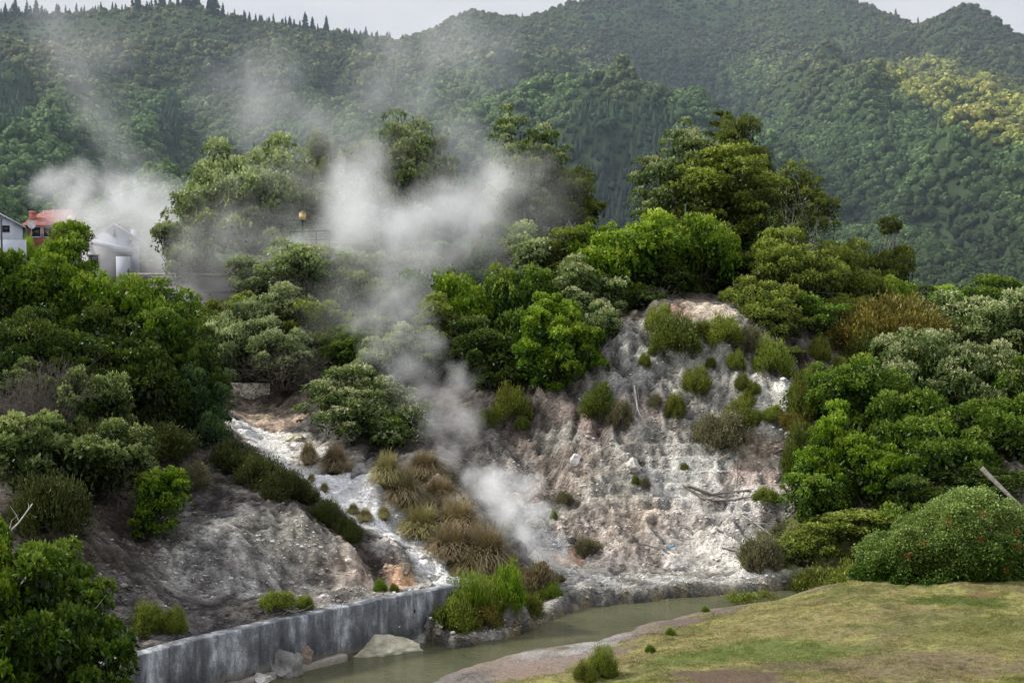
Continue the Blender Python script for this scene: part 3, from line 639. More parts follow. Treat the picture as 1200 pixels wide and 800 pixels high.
def leaves(b, T, P0, D, L, W, tint, r, droop=.0):
    """one leaf-sized quad per row: base point P0, direction D"""
    n = len(P0)
    D = D / (np.linalg.norm(D, axis=1)[:, None] + 1e-9)
    A = r.normal(size=(n, 3)); A -= (A * D).sum(1)[:, None] * D; A /= np.linalg.norm(A, axis=1)[:, None] + 1e-9
    L = np.broadcast_to(L, n)[:, None]; W = np.broadcast_to(W, n)[:, None]
    N = np.cross(D, A)
    mid = P0 + D * L * .55 + N * L * .08; tip = P0 + D * L; tip[:, 2] -= droop * L[:, 0]
    V = np.stack([P0, mid + A * W * .5, tip, mid - A * W * .5], 1).reshape(-1, 3)
    F = np.arange(4 * n).reshape(n, 4); b.add(V, F); T.append(np.repeat(tint, 4))
def crown_mesh(name, seed, R_, hz, lobes=9, clumps=110, tips=42, lpt=6, leaf=.13, cl_r=.45, flat=.62, spread=1.0, gap=.0, whorl=True, low=-.55, elo=-.55):
    """crown in real metres for radius R_, then normalised to half-width 1 and half-height hz"""
    r = np.random.default_rng(seed)
    # lobes: sub-crowns, the largest near the middle
    LC, LR = [], []
    for i in range(lobes):
        if i == 0: c = np.array([0, 0, -.05]); rr = .55
        else:
            a = i * 2.4 + r.uniform(-.5, .5); e = r.uniform(elo, .95); q = math.cos(e * 1.2) * r.uniform(.5, .72) * spread
            c = np.array([math.cos(a) * q, math.sin(a) * q, e * .62]); rr = r.uniform(.26, .44)
        LC.append(c); LR.append(rr)
    LC = np.array(LC); LR = np.array(LR)
    w = LR ** 2; pick = r.choice(lobes, clumps, p=w / w.sum())
    d = r.normal(size=(clumps, 3)); d /= np.linalg.norm(d, axis=1)[:, None]; d[:, 2] = np.where(d[:, 2] < low, -d[:, 2], d[:, 2])
    cc = LC[pick] + d * LR[pick][:, None] * r.uniform(.72, 1.05, clumps)[:, None]
    # drop clumps buried inside another lobe
    dist = np.linalg.norm(cc[:, None] - LC[None], axis=2) / LR[None]; keep = (dist.min(1) > .62) & (r.uniform(0, 1, clumps) > gap)
    cc = cc[keep]; clumps = len(cc)
    cc = cc * np.array([R_, R_, R_ * hz])
    b = MB(); T = []
    cr = cl_r * r.uniform(.65, 1.35, clumps); ct = r.normal(.0, .10, clumps)
    k = np.repeat(np.arange(clumps), tips)
    td = r.normal(size=(len(k), 3)); td /= np.linalg.norm(td, axis=1)[:, None]; td[:, 2] = np.where(td[:, 2] < -.25, -td[:, 2] * .8, td[:, 2])
    tp = cc[k] + td * cr[k][:, None] * np.array([1, 1, flat]) * r.uniform(.78, 1.05, len(k))[:, None]
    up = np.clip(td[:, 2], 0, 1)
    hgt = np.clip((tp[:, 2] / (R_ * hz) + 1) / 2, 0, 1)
    tt = .12 + .56 * up ** 1.2 + .16 * hgt + ct[k] + r.normal(0, .07, len(k))  # light from above painted into the tint: clump tops paler, undersides darker
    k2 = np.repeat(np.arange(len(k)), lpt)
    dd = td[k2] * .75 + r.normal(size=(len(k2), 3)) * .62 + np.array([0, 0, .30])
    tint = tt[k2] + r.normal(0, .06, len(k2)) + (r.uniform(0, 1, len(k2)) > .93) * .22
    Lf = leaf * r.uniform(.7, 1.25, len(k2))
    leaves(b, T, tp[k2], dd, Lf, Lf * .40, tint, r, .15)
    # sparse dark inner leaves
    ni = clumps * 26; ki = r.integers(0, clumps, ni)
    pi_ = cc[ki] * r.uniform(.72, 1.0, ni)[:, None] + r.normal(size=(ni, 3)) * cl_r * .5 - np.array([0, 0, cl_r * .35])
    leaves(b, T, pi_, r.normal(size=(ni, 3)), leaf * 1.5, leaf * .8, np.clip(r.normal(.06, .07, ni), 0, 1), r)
    for v in b.V: v /= R_
    me = b.mesh(name, attr={'tint': np.clip(np.concatenate(T), 0, 1)})
    me['lobes'] = [float(x) for x in (LC * np.array([1, 1, hz])).ravel()]
    V = np.concatenate(b.V); me['ext'] = [float(np.quantile(np.abs(V[:, 0]), .985)), float(np.quantile(V[:, 2], .003)), float(np.quantile(V[:, 2], .997))]
    return me
_cache = {}
CLASS = {  # radius class: parameters of the crown
 'big':   dict(R_=4.0, hz=.85, lobes=16, clumps=170, tips=56, lpt=5, leaf=.17, cl_r=.72, flat=.5, low=-.3),
 'dome':  dict(R_=4.5, hz=.95, lobes=22, clumps=280, tips=44, lpt=5, leaf=.18, cl_r=.72, flat=.55, low=-.2, elo=-.15),
 'layer': dict(R_=3.4, hz=1.0, lobes=17, clumps=150, tips=42, lpt=5, leaf=.17, cl_r=.55, flat=.42, spread=1.15, gap=.1, low=.0),
 'mid':   dict(R_=2.2, hz=.9, lobes=11, clumps=115, tips=56, lpt=5, leaf=.13, cl_r=.46, flat=.58, spread=1.08, low=-.35),
 'small': dict(R_=1.2, hz=.85, lobes=8, clumps=80, tips=34, lpt=5, leaf=.10, cl_r=.24, flat=.8),
 'close': dict(R_=2.2, hz=.95, lobes=11, clumps=150, tips=44, lpt=6, leaf=.15, cl_r=.34, flat=.6, gap=.1),
 'open':  dict(R_=2.2, hz=.9, lobes=10, clumps=80, tips=30, lpt=4, leaf=.12, cl_r=.32, flat=.6, spread=1.1, gap=.2),
}
NVAR = {'big': 3, 'dome': 1, 'layer': 2, 'mid': 5, 'small': 4, 'close': 2, 'open': 2}
for _k in list(CLASS):
    CLASS[_k + '_tall'] = dict(CLASS[_k], hz=CLASS[_k]['hz'] * 1.45, clumps=int(CLASS[_k]['clumps'] * 1.35)); NVAR[_k + '_tall'] = min(3, NVAR[_k])
    CLASS[_k + '_low'] = dict(CLASS[_k], hz=CLASS[_k]['hz'] * .64, clumps=int(CLASS[_k]['clumps'] * .8)); NVAR[_k + '_low'] = min(2, NVAR[_k])
_vi = {}
def get_crown(cls):
    i = _vi.get(cls, 0); _vi[cls] = i + 1; i %= NVAR[cls]
    if (cls, i) not in _cache: _cache[(cls, i)] = crown_mesh('crown_' + cls, 1000 + 37 * i + len(cls) * 101, **CLASS[cls])
    return _cache[(cls, i)]
def limbs(b, base, targets, r0, r, n=6, bend=.25):
    base = np.array(base, float); ctr = np.mean(targets, 0); fork = base + (ctr - base) * .38 + np.array([r.normal(0, .1), r.normal(0, .1), 0])
    b.tube([base - [0, 0, .3], base + (fork - base) * .5 + np.array([r.normal(0, .08), 0, 0]), fork], [r0 * 1.25, r0, r0 * .85], n)
    for tg in targets:
        tg = np.array(tg); v = tg - fork; m = fork + v * .5 + r.normal(size=3) * np.linalg.norm(v) * bend * .5 + np.array([0, 0, -.08 * np.linalg.norm(v)])
        b.tube([fork - [0, 0, .1], fork + (m - fork) * .5, m, tg], [r0 * .6, r0 * .45, r0 * .3, r0 * .1], 5)
        for _ in range(2):
            q = m + r.normal(size=3) * np.linalg.norm(v) * .3; b.tube([m, (m + q) / 2 + r.normal(size=3) * .06, q], [r0 * .28, r0 * .18, r0 * .06], 4)
TREES = []
def tree(name, cat, cx, top, bot, w, Y, cls, mat, label, group=None, bark=None, sy=1.0, base=None):
    """crown seen between rows top and bot at distance Y, standing on the ground below it"""
    r = np.random.default_rng(int(cx * 7 + top * 13 + Y))
    a, bq = P(cx, top, Y), P(cx, bot, Y); wm = w / F0 * Y / 2; zt, zb = a[2], bq[2]
    gz = float(ground(a[0], Y)); zb = max(zb, gz - .4)
    ratio = (zt - zb) / (2 * wm) / CLASS[cls]['hz']; big = cls in ('big', 'layer', 'dome'); base_cls = cls
    cls = cls + ('_tall' if ratio > 1.2 else '_low' if ratio < .78 else '')
    me = get_crown(cls); ex, e0, e1 = me['ext']
    sx = wm / ex; sz = max((zt - zb) / (e1 - e0), .3 * sx); zc = zt - e1 * sz
    t = empty(name, (a[0], Y, gz)); tag(t, label, cat, group)
    rz = r.uniform(0, 6.28)
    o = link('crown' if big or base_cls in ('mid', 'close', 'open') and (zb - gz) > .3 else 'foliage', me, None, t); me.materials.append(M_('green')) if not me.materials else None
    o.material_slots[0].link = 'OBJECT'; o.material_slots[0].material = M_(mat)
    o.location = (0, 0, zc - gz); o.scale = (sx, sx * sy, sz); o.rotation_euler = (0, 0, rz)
    lob = np.array(me['lobes']).reshape(-1, 3); ca, sa = math.cos(rz), math.sin(rz)
    L_ = lob * np.array([sx, sx * sy, sz]); L2 = np.stack([L_[:, 0] * ca - L_[:, 1] * sa, L_[:, 0] * sa + L_[:, 1] * ca, L_[:, 2] + zc - gz], 1)
    b = MB(); r0 = max(.03, .045 * wm) * (1.4 if big else 1)
    limbs(b, (r.normal(0, .1), 0, 0), L2[:12], r0, r)
    b.build('trunk' if big or (zb - gz) > .3 else 'stems', bark or BARK, t, smooth=True)
    return t
def low_mesh(name, seed, kind):
    r = np.random.default_rng(seed); b = MB(); T = []
    if kind == 'tussock':
        n = 2600; a = r.uniform(0, 6.283, n); e = r.uniform(.1, 1.05, n) ** .75; L = r.uniform(.5, 1.2, n)
        hx = np.stack([np.cos(a), np.sin(a), np.zeros(n)], 1); t = np.clip(r.normal(.45, .2, n), 0, 1)
        p0 = hx * (r.uniform(0, .34, n) * 1)[:, None]; side = np.stack([-np.sin(a), np.cos(a), np.zeros(n)], 1)
        pts = []
        for k in range(5):
            s = k / 4; out_ = e * (s ** 1.5) * .95; up = L * (s * 1.0 - e * s ** 2.6 * .75)
            pts.append(p0 + hx * out_[:, None] + np.array([0, 0, 1]) * up[:, None] + side * (r.normal(0, .14, n) * s)[:, None])
        w = [.013, .013, .011, .008, .003]; V = []
        for k in range(5): V += [pts[k] - side * w[k], pts[k] + side * w[k]]
        V = np.stack(V, 1).reshape(-1, 3); base_ = (np.arange(n) * 10)[:, None]
        F = np.concatenate([base_ + np.array([2 * k, 2 * k + 1, 2 * k + 3, 2 * k + 2]) for k in range(4)]); b.add(V, F)
        tt = np.stack([np.clip(t + (k / 4 - .45) * .7, 0, 1) for k in range(5) for _ in (0, 1)], 1).ravel(); T.append(tt)
    elif kind == 'rush':
        n = 1400; a = r.uniform(0, 6.283, n); q = np.sqrt(r.uniform(0, 1, n)) * .75
        p0 = np.stack([np.cos(a) * q, np.sin(a) * q, np.zeros(n)], 1); D = np.stack([np.cos(a) * q * .6, np.sin(a) * q * .6, np.ones(n)], 1) + r.normal(size=(n, 3)) * .13
        hh = (1.0 - .5 * q ** 2) * r.uniform(.6, 1.1, n); leaves(b, T, p0, D, hh, .035, np.clip(r.normal(.45, .18, n), 0, 1), r, .1)
        n = 1400; pj = np.stack([r.normal(0, .4, n), r.normal(0, .4, n), r.uniform(.2, .9, n)], 1); leaves(b, T, pj, r.normal(size=(n, 3)) + [0, 0, 1.5], .2, .02, np.clip(r.normal(.6, .15, n), 0, 1), r)
    elif kind == 'heath':   # many fine upright sprays
        ns = 170; a = r.uniform(0, 6.283, ns); q = np.sqrt(r.uniform(0, 1, ns)); hx = np.stack([np.cos(a) * q, np.sin(a) * q], 1)
        lump_ = .35 + 1.0 * vn(hx[:, 0] * 2.2 + seed, hx[:, 1] * 2.2)
        top = np.stack([hx[:, 0] * .95, hx[:, 1] * .95, np.sqrt(np.clip(1 - q ** 2 * .9, .03, 1)) * lump_], 1)
        b0 = np.stack([hx[:, 0] * .45, hx[:, 1] * .45, np.zeros(ns)], 1)
        per = 60; k = np.repeat(np.arange(ns), per); s = r.uniform(.25, 1.02, ns * per) ** .55
        pt = b0[k] + (top - b0)[k] * s[:, None] + r.normal(size=(len(k), 3)) * .10
        D = (top - b0)[k] / np.linalg.norm((top - b0)[k], axis=1)[:, None] + r.normal(size=(len(k), 3)) * .55 + np.array([0, 0, .3])
        leaves(b, T, pt, D, .11, .028, np.clip(.08 + .55 * s ** 3 + r.normal(0, .12, len(k)) + r.normal(0, .1, ns)[k], 0, 1), r)
    return b.mesh(name, attr={'tint': np.clip(np.concatenate(T), 0, 1)})
_low = {}
_li = {}
def get_low(kind):
    i = _li.get(kind, 0); _li[kind] = i + 1; i %= 3
    if (kind, i) not in _low:
        _low[(kind, i)] = low_mesh(kind + '_plant', 500 + i * 7 + len(kind), kind); _low[(kind, i)].materials.append(M_('green'))
    return _low[(kind, i)]
def lowplant(name, cat, cx, top, bot, w, kind, mat, label, group=None, Y=None, sink=.12, stems=True):
    r = np.random.default_rng(int(cx * 11 + bot * 3))
    p = hit(cx, bot - 2) if Y is None else P(cx, bot, Y)
    p[2] = float(ground(p[0], p[1])); wm = w / F0 * p[1] / 2; hm = (bot - top) / F0 * p[1]
    me = get_low(kind); t = empty(name, p); tag(t, label, cat, group)
    o = link('blades' if kind in ('tussock', 'rush') else 'foliage', me, None, t); o.material_slots[0].link = 'OBJECT'; o.material_slots[0].material = M_(mat)
    fs = (1.2 if w > 44 and cx > 470 else 1.0) if kind == 'tussock' else 1.15 if kind == 'rush' else 1.08
    o.scale = (wm * fs, wm * fs, max(hm * (1.2 if kind == 'tussock' else 1.05), .12)); o.rotation_euler = (0, 0, r.uniform(0, 6.28)); o.location = (0, 0, -sink * hm)
    if kind == 'heath' and w >= 18:
        b = MB()
        for k in range(9):
            a = r.uniform(0, 6.28); q = r.uniform(.3, .75); e = np.array([math.cos(a) * q * wm, math.sin(a) * q * wm, hm * r.uniform(.4, .75)])
            b.tube([(0, 0, -.15), e * [.4, .4, .5] + r.normal(size=3) * .03, e], [.03 * wm + .008, .02 * wm + .005, .006], 4)
        b.build('stems', TWIG, t)
    return t
def twiggy(name, cat, cx, top, bot, w, Y, mat, label, group=None, n=34, dens=3):
    """leafless shrub: fine branching twigs from one foot"""
    r = np.random.default_rng(int(cx * 5 + bot)); p = P(cx, bot, Y); p[2] = float(ground(p[0], p[1])); hm = max(P(cx, top, Y)[2] - p[2], .4); wm = w / F0 * Y / 2
    b = MB()
    def grow(a, d, L, rad, lv):
        q = a + d * L; m = (a + q) / 2 + r.normal(size=3) * L * .09; b.tube([a, m, q], [rad, rad * .8, rad * .5], 4 if lv else 5, False)
        if lv < dens:
            for _ in range(3):
                dd = d + r.normal(size=3) * .5; dd[2] += .12; dd /= np.linalg.norm(dd); grow(m if r.uniform() < .4 else q, dd, L * r.uniform(.5, .75), rad * .55, lv + 1)
    for k in range(n):
        a = r.uniform(0, 6.28); q = r.uniform(.1, 1) ** .6; tgt = np.array([math.cos(a) * q * wm, math.sin(a) * q * wm, hm * (1 - .4 * q ** 2)]); L = np.linalg.norm(tgt)
        s_ = np.array([math.cos(a) * q * wm * .25, math.sin(a) * q * wm * .25, -.1]); grow(s_, (tgt - s_) / np.linalg.norm(tgt - s_), L * .5, .018, 0)
    o = b.build(name, mat, None, p); return tag(o, label, cat, group)
# ------------------------------------------------------------ trees behind on the plateau
T_ = tree
T_('tree', 'tree', 290, 158, 298, 168, 95, 'dome', 'grey', 'large domed tree half veiled by steam behind the lantern')
T_('tree', 'tree', 462, 132, 290, 128, 99, 'big', 'silver', 'tall grey green tree rising out of the densest steam')
T_('tree', 'tree', 377, 154, 215, 34, 104, 'mid', 'olive', 'small rounded treetop poking out of steam between two larger trees')
T_('tree', 'tree', 618, 126, 250, 112, 90, 'layer', 'silver', 'open tiered tree with thin upper tufts above the steam')
T_('tree', 'tree', 668, 196, 272, 84, 91, 'layer', 'olive', 'low spreading tree beside the open tiered tree')
T_('tree', 'tree', 802, 138, 262, 124, 86, 'layer', 'silver', 'tall tree with pale tufted umbrella clumps')
T_('tree', 'tree', 838, 172, 310, 120, 84.5, 'big', 'olive', 'wide olive tree with whitish leaf patches below the tufted one')
T_('tree', 'tree', 873, 135, 280, 84, 89, 'big', 'darkolive', 'dense dark olive tree with rounded top behind the tufted one')
T_('tree', 'tree', 880, 225, 335, 86, 85, 'big', 'dark', 'dark broad tree below the dense olive one')
T_('tree', 'tree', 932, 190, 262, 78, 93, 'open', 'olive', 'spindly tree with bare pale limbs and thin yellow green tufts', bark=PALEBARK)
T_('tree', 'tree', 955, 225, 300, 60, 92, 'open', 'olive', 'thin crowned tree with bleached branches below the spindly tree', bark=PALEBARK)
T_('tree', 'tree', 1041, 252, 275, 34, 90, 'layer', 'darkolive', 'slender umbrella shaped tree with bare pale trunk', bark=PALEBARK)
T_('tree', 'tree', 1036, 288, 352, 88, 89, 'layer', 'darkolive', 'dark tiered tree at the foot of the umbrella shaped tree')
T_('tree', 'tree', 1022, 318, 385, 84, 85, 'mid', 'lime', 'vivid lime green tree under the dark tiered tree')
T_('tree', 'tree', 1120, 335, 380, 60, 120, 'mid', 'lime', 'light green tree standing in the valley behind silver bushes')
T_('tree', 'tree', 1165, 322, 370, 70, 122, 'mid', 'green', 'plain green tree standing in the valley beside a lighter one')
T_('tree', 'tree', 925, 268, 405, 128, 80, 'big', 'olive', 'broad yellowish green tree at the head of the cliff')
T_('tree', 'tree', 985, 282, 372, 90, 84, 'mid', 'olive', 'rounded olive tree between the cliff head and lime green tree')
T_('tree', 'tree', 905, 350, 455, 80, 75, 'mid', 'olive', 'olive bush clinging to the rim beside the upper cliff')
# shrubbery along the plateau rim
S_ = [
 (742, 250, 352, 118, 80.5, 'mid', 'lime', 'brightest lime green shrub on the rim beside a slim post'),
 (702, 262, 332, 76, 84, 'mid', 'bright', 'fresh green shrub on the rim between lime shrub and steam'),
 (822, 254, 335, 92, 81, 'mid', 'lime', 'pale tipped green shrub below the tufted tree'),
 (785, 290, 350, 60, 80, 'mid', 'dark', 'dark little shrub shaded between two lime shrubs'),
 (860, 295, 352, 70, 82, 'mid', 'dark', 'dark shrub in the shade under the broad tree'),
 (640, 262, 345, 104, 86, 'mid', 'grey', 'greyish shrub at the edge of the drifting steam'),
 (575, 285, 350, 96, 88, 'mid', 'teal', 'blue green shrub dimmed by the main steam bank'),
 (692, 300, 395, 84, 78, 'mid', 'silver', 'silvery shrub hanging over the rim above the cliff'),
 (706, 352, 442, 62, 74, 'small', 'silver', 'small silver leaved bush on the upper cliff edge'),
 (655, 346, 462, 92, 72.5, 'close', 'bright', 'bright leafy bush overhanging the dark rock'),
 (606, 312, 428, 112, 78, 'mid', 'green', 'green shrub in the middle of the rim thicket'),
 (548, 322, 432, 106, 79, 'mid', 'bright', 'sunlit green shrub in the thicket behind the grey steam wisp'),
 (574, 372, 472, 92, 75, 'mid', 'dark', 'dark shrub at the bottom of the rim thicket'),
 (626, 392, 470, 60, 73.5, 'mid', 'green', 'lower green bush tucked under the overhanging bright bush'),
 (500, 372, 468, 84, 78, 'mid', 'dark', 'shadowy shrub directly behind the grey steam wisp'),
 (476, 318, 420, 96, 84, 'mid', 'teal', 'blue green shrub showing faintly through steam'),
 (420, 318, 420, 92, 86, 'mid', 'grey', 'misty grey shrub below the main steam bank'),
 (436, 372, 462, 80, 80, 'mid', 'green', 'green shrub between misty shrubs and the pale bush'),
 (372, 352, 452, 84, 83, 'mid', 'olive', 'olive shrub with twiggy base behind the stone wall'),
 (310, 334, 420, 112, 84, 'mid', 'grey', 'pale grey green shrub above bare brown twigs'),
 (266, 342, 440, 72, 83, 'open', 'olive', 'thin yellow green shrub beside the grey road wall'),
 (300, 392, 452, 60, 81, 'open', 'olive', 'wispy yellowish bush over the stone wall'),
 (345, 385, 448, 66, 81, 'mid', 'grey', 'soft grey green bush with white tips over the twigs'),
 (400, 395, 460, 50, 80, 'mid', 'dark', 'small dark bush deep in the gully head'),
 (758, 335, 388, 60, 78, 'small', 'dark', 'small dark bush under the brightest lime shrub'),
 (425, 430, 532, 112, 70.5, 'mid', 'silver', 'solitary pale green bush growing beside the white mineral stream'),
 (457, 488, 532, 46, 69.5, 'small', 'bright', 'little vivid bush at the foot of the solitary pale bush'),
 # the dark mass of trees by the houses
 (62, 262, 405, 128, 67, 'mid', 'bright', 'bright green tree rising in front of the pink house'),
 (12, 292, 430, 112, 64, 'mid', 'green', 'green tree in front of the white wall'),
 (140, 322, 450, 120, 64, 'mid', 'bright', 'leafy tree growing below the white gabled house'),
 (78, 262, 300, 44, 68, 'small', 'olive', 'small tuft of branches standing above the tree by the pink house'),
 (160, 334, 380, 40, 66, 'small', 'olive', 'rounded little treetop just under the white gable'),
 (196, 328, 450, 96, 64, 'mid', 'green', 'green tree touching the grey road wall'),
 (226, 385, 505, 82, 62.5, 'mid', 'dark', 'dark tree at the outer edge of the mass by the stone wall'),
 (238, 430, 528, 66, 61.5, 'mid', 'teal', 'dark blue green bush beside the stone wall'),
 (110, 362, 500, 140, 61, 'mid', 'dark', 'very dark tree in the shaded middle of the mass'),
 (180, 400, 520, 110, 61, 'mid', 'dark', 'dark shaded tree just behind the dark blue green bush'),
 (30, 362, 470, 110, 59, 'mid', 'dark', 'dark tree above the tangle of bare grey twigs'),
 (50, 300, 420, 90, 64, 'mid', 'bright', 'bright tree under the pink house with layered tufts'),
 (112, 430, 522, 78, 55, 'small', 'sage', 'pale tipped bush standing before the darkest trees'),
 (28, 420, 470, 64, 55, 'small', 'sage', 'small pale bush among bare twigs'),
 (46, 484, 600, 150, 50.5, 'close', 'sage', 'large silver green bush on the dark slope'),
 (142, 490, 572, 84, 51.5, 'small', 'sage', 'silver leaved bush next to the large silver green one'),
 (185, 548, 626, 64, 51, 'small', 'bright', 'round bright green bush perched on the dark earth slope'),
 (60, 630, 850, 180, 40, 'close', 'green', 'large loose green bush at the bottom corner beside the wall'),
 (-30, 590, 850, 130, 39, 'close', 'bright', 'bright bush at the picture edge above the bottom corner'),
 # the mass on the other side of the cliff
 (1130, 342, 432, 150, 79, 'mid', 'silver', 'broad white tipped shrub on the valley rim'),
 (1190, 340, 430, 90, 76, 'mid', 'silver', 'greyish white tipped shrub cut by the picture edge'),
 (1078, 386, 480, 118, 71, 'mid', 'silver', 'frosted looking shrub in the middle of the big thicket'),
 (1000, 416, 520, 112, 68.5, 'mid', 'green', 'green shrub at the upper corner of the big thicket'),
 (1155, 402, 505, 124, 69, 'mid', 'silver', 'frosted shrub next to the edge of the big thicket'),
 (1050, 440, 550, 120, 67, 'mid', 'green', 'mid green shrub at the heart of the big thicket'),
 (968, 470, 600, 86, 65, 'mid', 'bright', 'leafy bush on the cliff side of the big thicket'),
 (1022, 510, 610, 110, 63.5, 'close', 'bright', 'bright rounded bush low in the big thicket'),
 (1100, 490, 600, 124, 64, 'mid', 'green', 'deep green bush above the flowering hedge'),
 (1175, 462, 580, 124, 65, 'mid', 'green', 'deep green bush cut by the edge above the hedge'),
 (960, 540, 618, 70, 63.5, 'small', 'green', 'small green bush at the foot of the cliff side thicket'),
 (1075, 556, 625, 90, 61.5, 'mid', 'dark', 'dark shaded bush just behind the flowering hedge'),
 (1150, 545, 620, 110, 62, 'mid', 'dark', 'dark bush under the pale leaning log'),
 (1245, 380, 560, 120, 69, 'mid', 'green', 'green bush mostly beyond the picture edge'),
]
S_ += [(1262, 590, 690, 120, 58.5, 'mid', 'green', 'green bush past the far end of the flowering hedge'), (1330, 560, 690, 140, 59, 'mid', 'bright', 'bright bush standing beyond the hedge by the river'), (1300, 450, 600, 150, 63.5, 'mid', 'green', 'green bush on the bank outside the picture edge by the log'),
 (1370, 480, 640, 140, 62, 'mid', 'dark', 'dark bush on the bank farthest outside the picture edge'), (1320, 390, 500, 140, 72, 'mid', 'silver', 'silvery bush on the rim outside the picture edge'), (1390, 360, 470, 140, 76, 'mid', 'green', 'green bush on the far rim outside the picture edge'), (1270, 340, 430, 120, 79, 'mid', 'olive', 'olive bush on the valley rim outside the picture edge'),
 (-75, 290, 450, 130, 64, 'mid', 'green', 'green tree past the picture edge below the white house'), (-85, 420, 580, 140, 54, 'mid', 'dark', 'dark bush past the picture edge beside the bare thicket'), (-150, 350, 560, 150, 60, 'mid', 'bright', 'bright bush well past the picture edge on the dark mound'), (268, 366, 462, 84, 80.5, 'mid', 'grey', 'pale greyish shrub directly above the cobbled wall'), (236, 352, 425, 66, 84, 'mid', 'olive', 'olive shrub at the end of the grey road wall'), (330, 372, 452, 84, 80, 'mid', 'grey', 'pale shrub in front of the twiggy thicket'), (218, 255, 325, 70, 93, 'mid', 'grey', 'misty shrub at the outer foot of the large domed tree'), (893, 325, 430, 92, 76.5, 'mid', 'olive', 'olive bush crowding the cliff top beside the broad yellowish tree'), (945, 342, 442, 96, 77, 'mid', 'green', 'green bush between the cliff rim and the small bare slope'), (990, 345, 412, 76, 80, 'mid', 'olive', 'olive bush under the rounded olive tree'), (915, 405, 500, 54, 73, 'small', 'darkolive', 'dull bush draped down the outer edge of the cliff'), (960, 425, 500, 66, 71, 'mid', 'green', 'green bush below the small bare slope'), (338, 196, 300, 84, 97, 'big', 'grey', 'grey rounded tree merging with the large domed tree in steam'), (1010, 596, 668, 120, 61.5, 'mid', 'olive', 'wide olive undergrowth bush below the big thicket'), (948, 618, 668, 90, 61.5, 'small', 'olive', 'olive undergrowth bush at the cliff foot'), (1062, 590, 660, 90, 60.5, 'mid', 'green', 'green undergrowth bush touching the flowering hedge'), (905, 632, 668, 50, 61.2, 'small', 'olive', 'thin yellowish bush where the cliff meets the undergrowth'), (600, 262, 330, 90, 89, 'mid', 'green', 'green shrub at the foot of the tall thin pole'), (666, 268, 345, 84, 85, 'mid', 'olive', 'olive shrub on the rim between greyish and fresh green shrubs'), (770, 262, 335, 70, 82, 'mid', 'bright', 'leafy shrub beside the short thin pole'), (530, 345, 440, 80, 76.5, 'mid', 'olive', 'olive shrub filling the thicket beside the sunlit one'), (590, 420, 482, 70, 73.5, 'small', 'dark', 'dark little bush above the gully rim'), (455, 380, 452, 70, 77, 'mid', 'grey', 'soft grey bush behind the solitary pale one'), (352, 281, 336, 92, 86, 'mid', 'grey', 'pinkish grey shrub veiled by steam under the lantern'), (300, 300, 345, 84, 90, 'mid', 'grey', 'dim shrub under the large domed tree'), (240, 300, 335, 60, 96, 'small', 'olive', 'pale yellowish shrub behind the road wall'), (420, 290, 345, 90, 90, 'mid', 'grey', 'ghostly shrub inside the main steam bank'), (500, 295, 345, 90, 90, 'mid', 'grey', 'faint shrub below the centre of the steam bank')]
for cx, top, bot, w, Y, cls, mat, lab in S_:
    nm = 'tree' if ' tree' in lab and 'treetop' not in lab and 'below' not in lab.split(' tree')[0] else 'bush'
    T_(nm, nm, cx, top, bot, w, Y, cls, mat, lab)
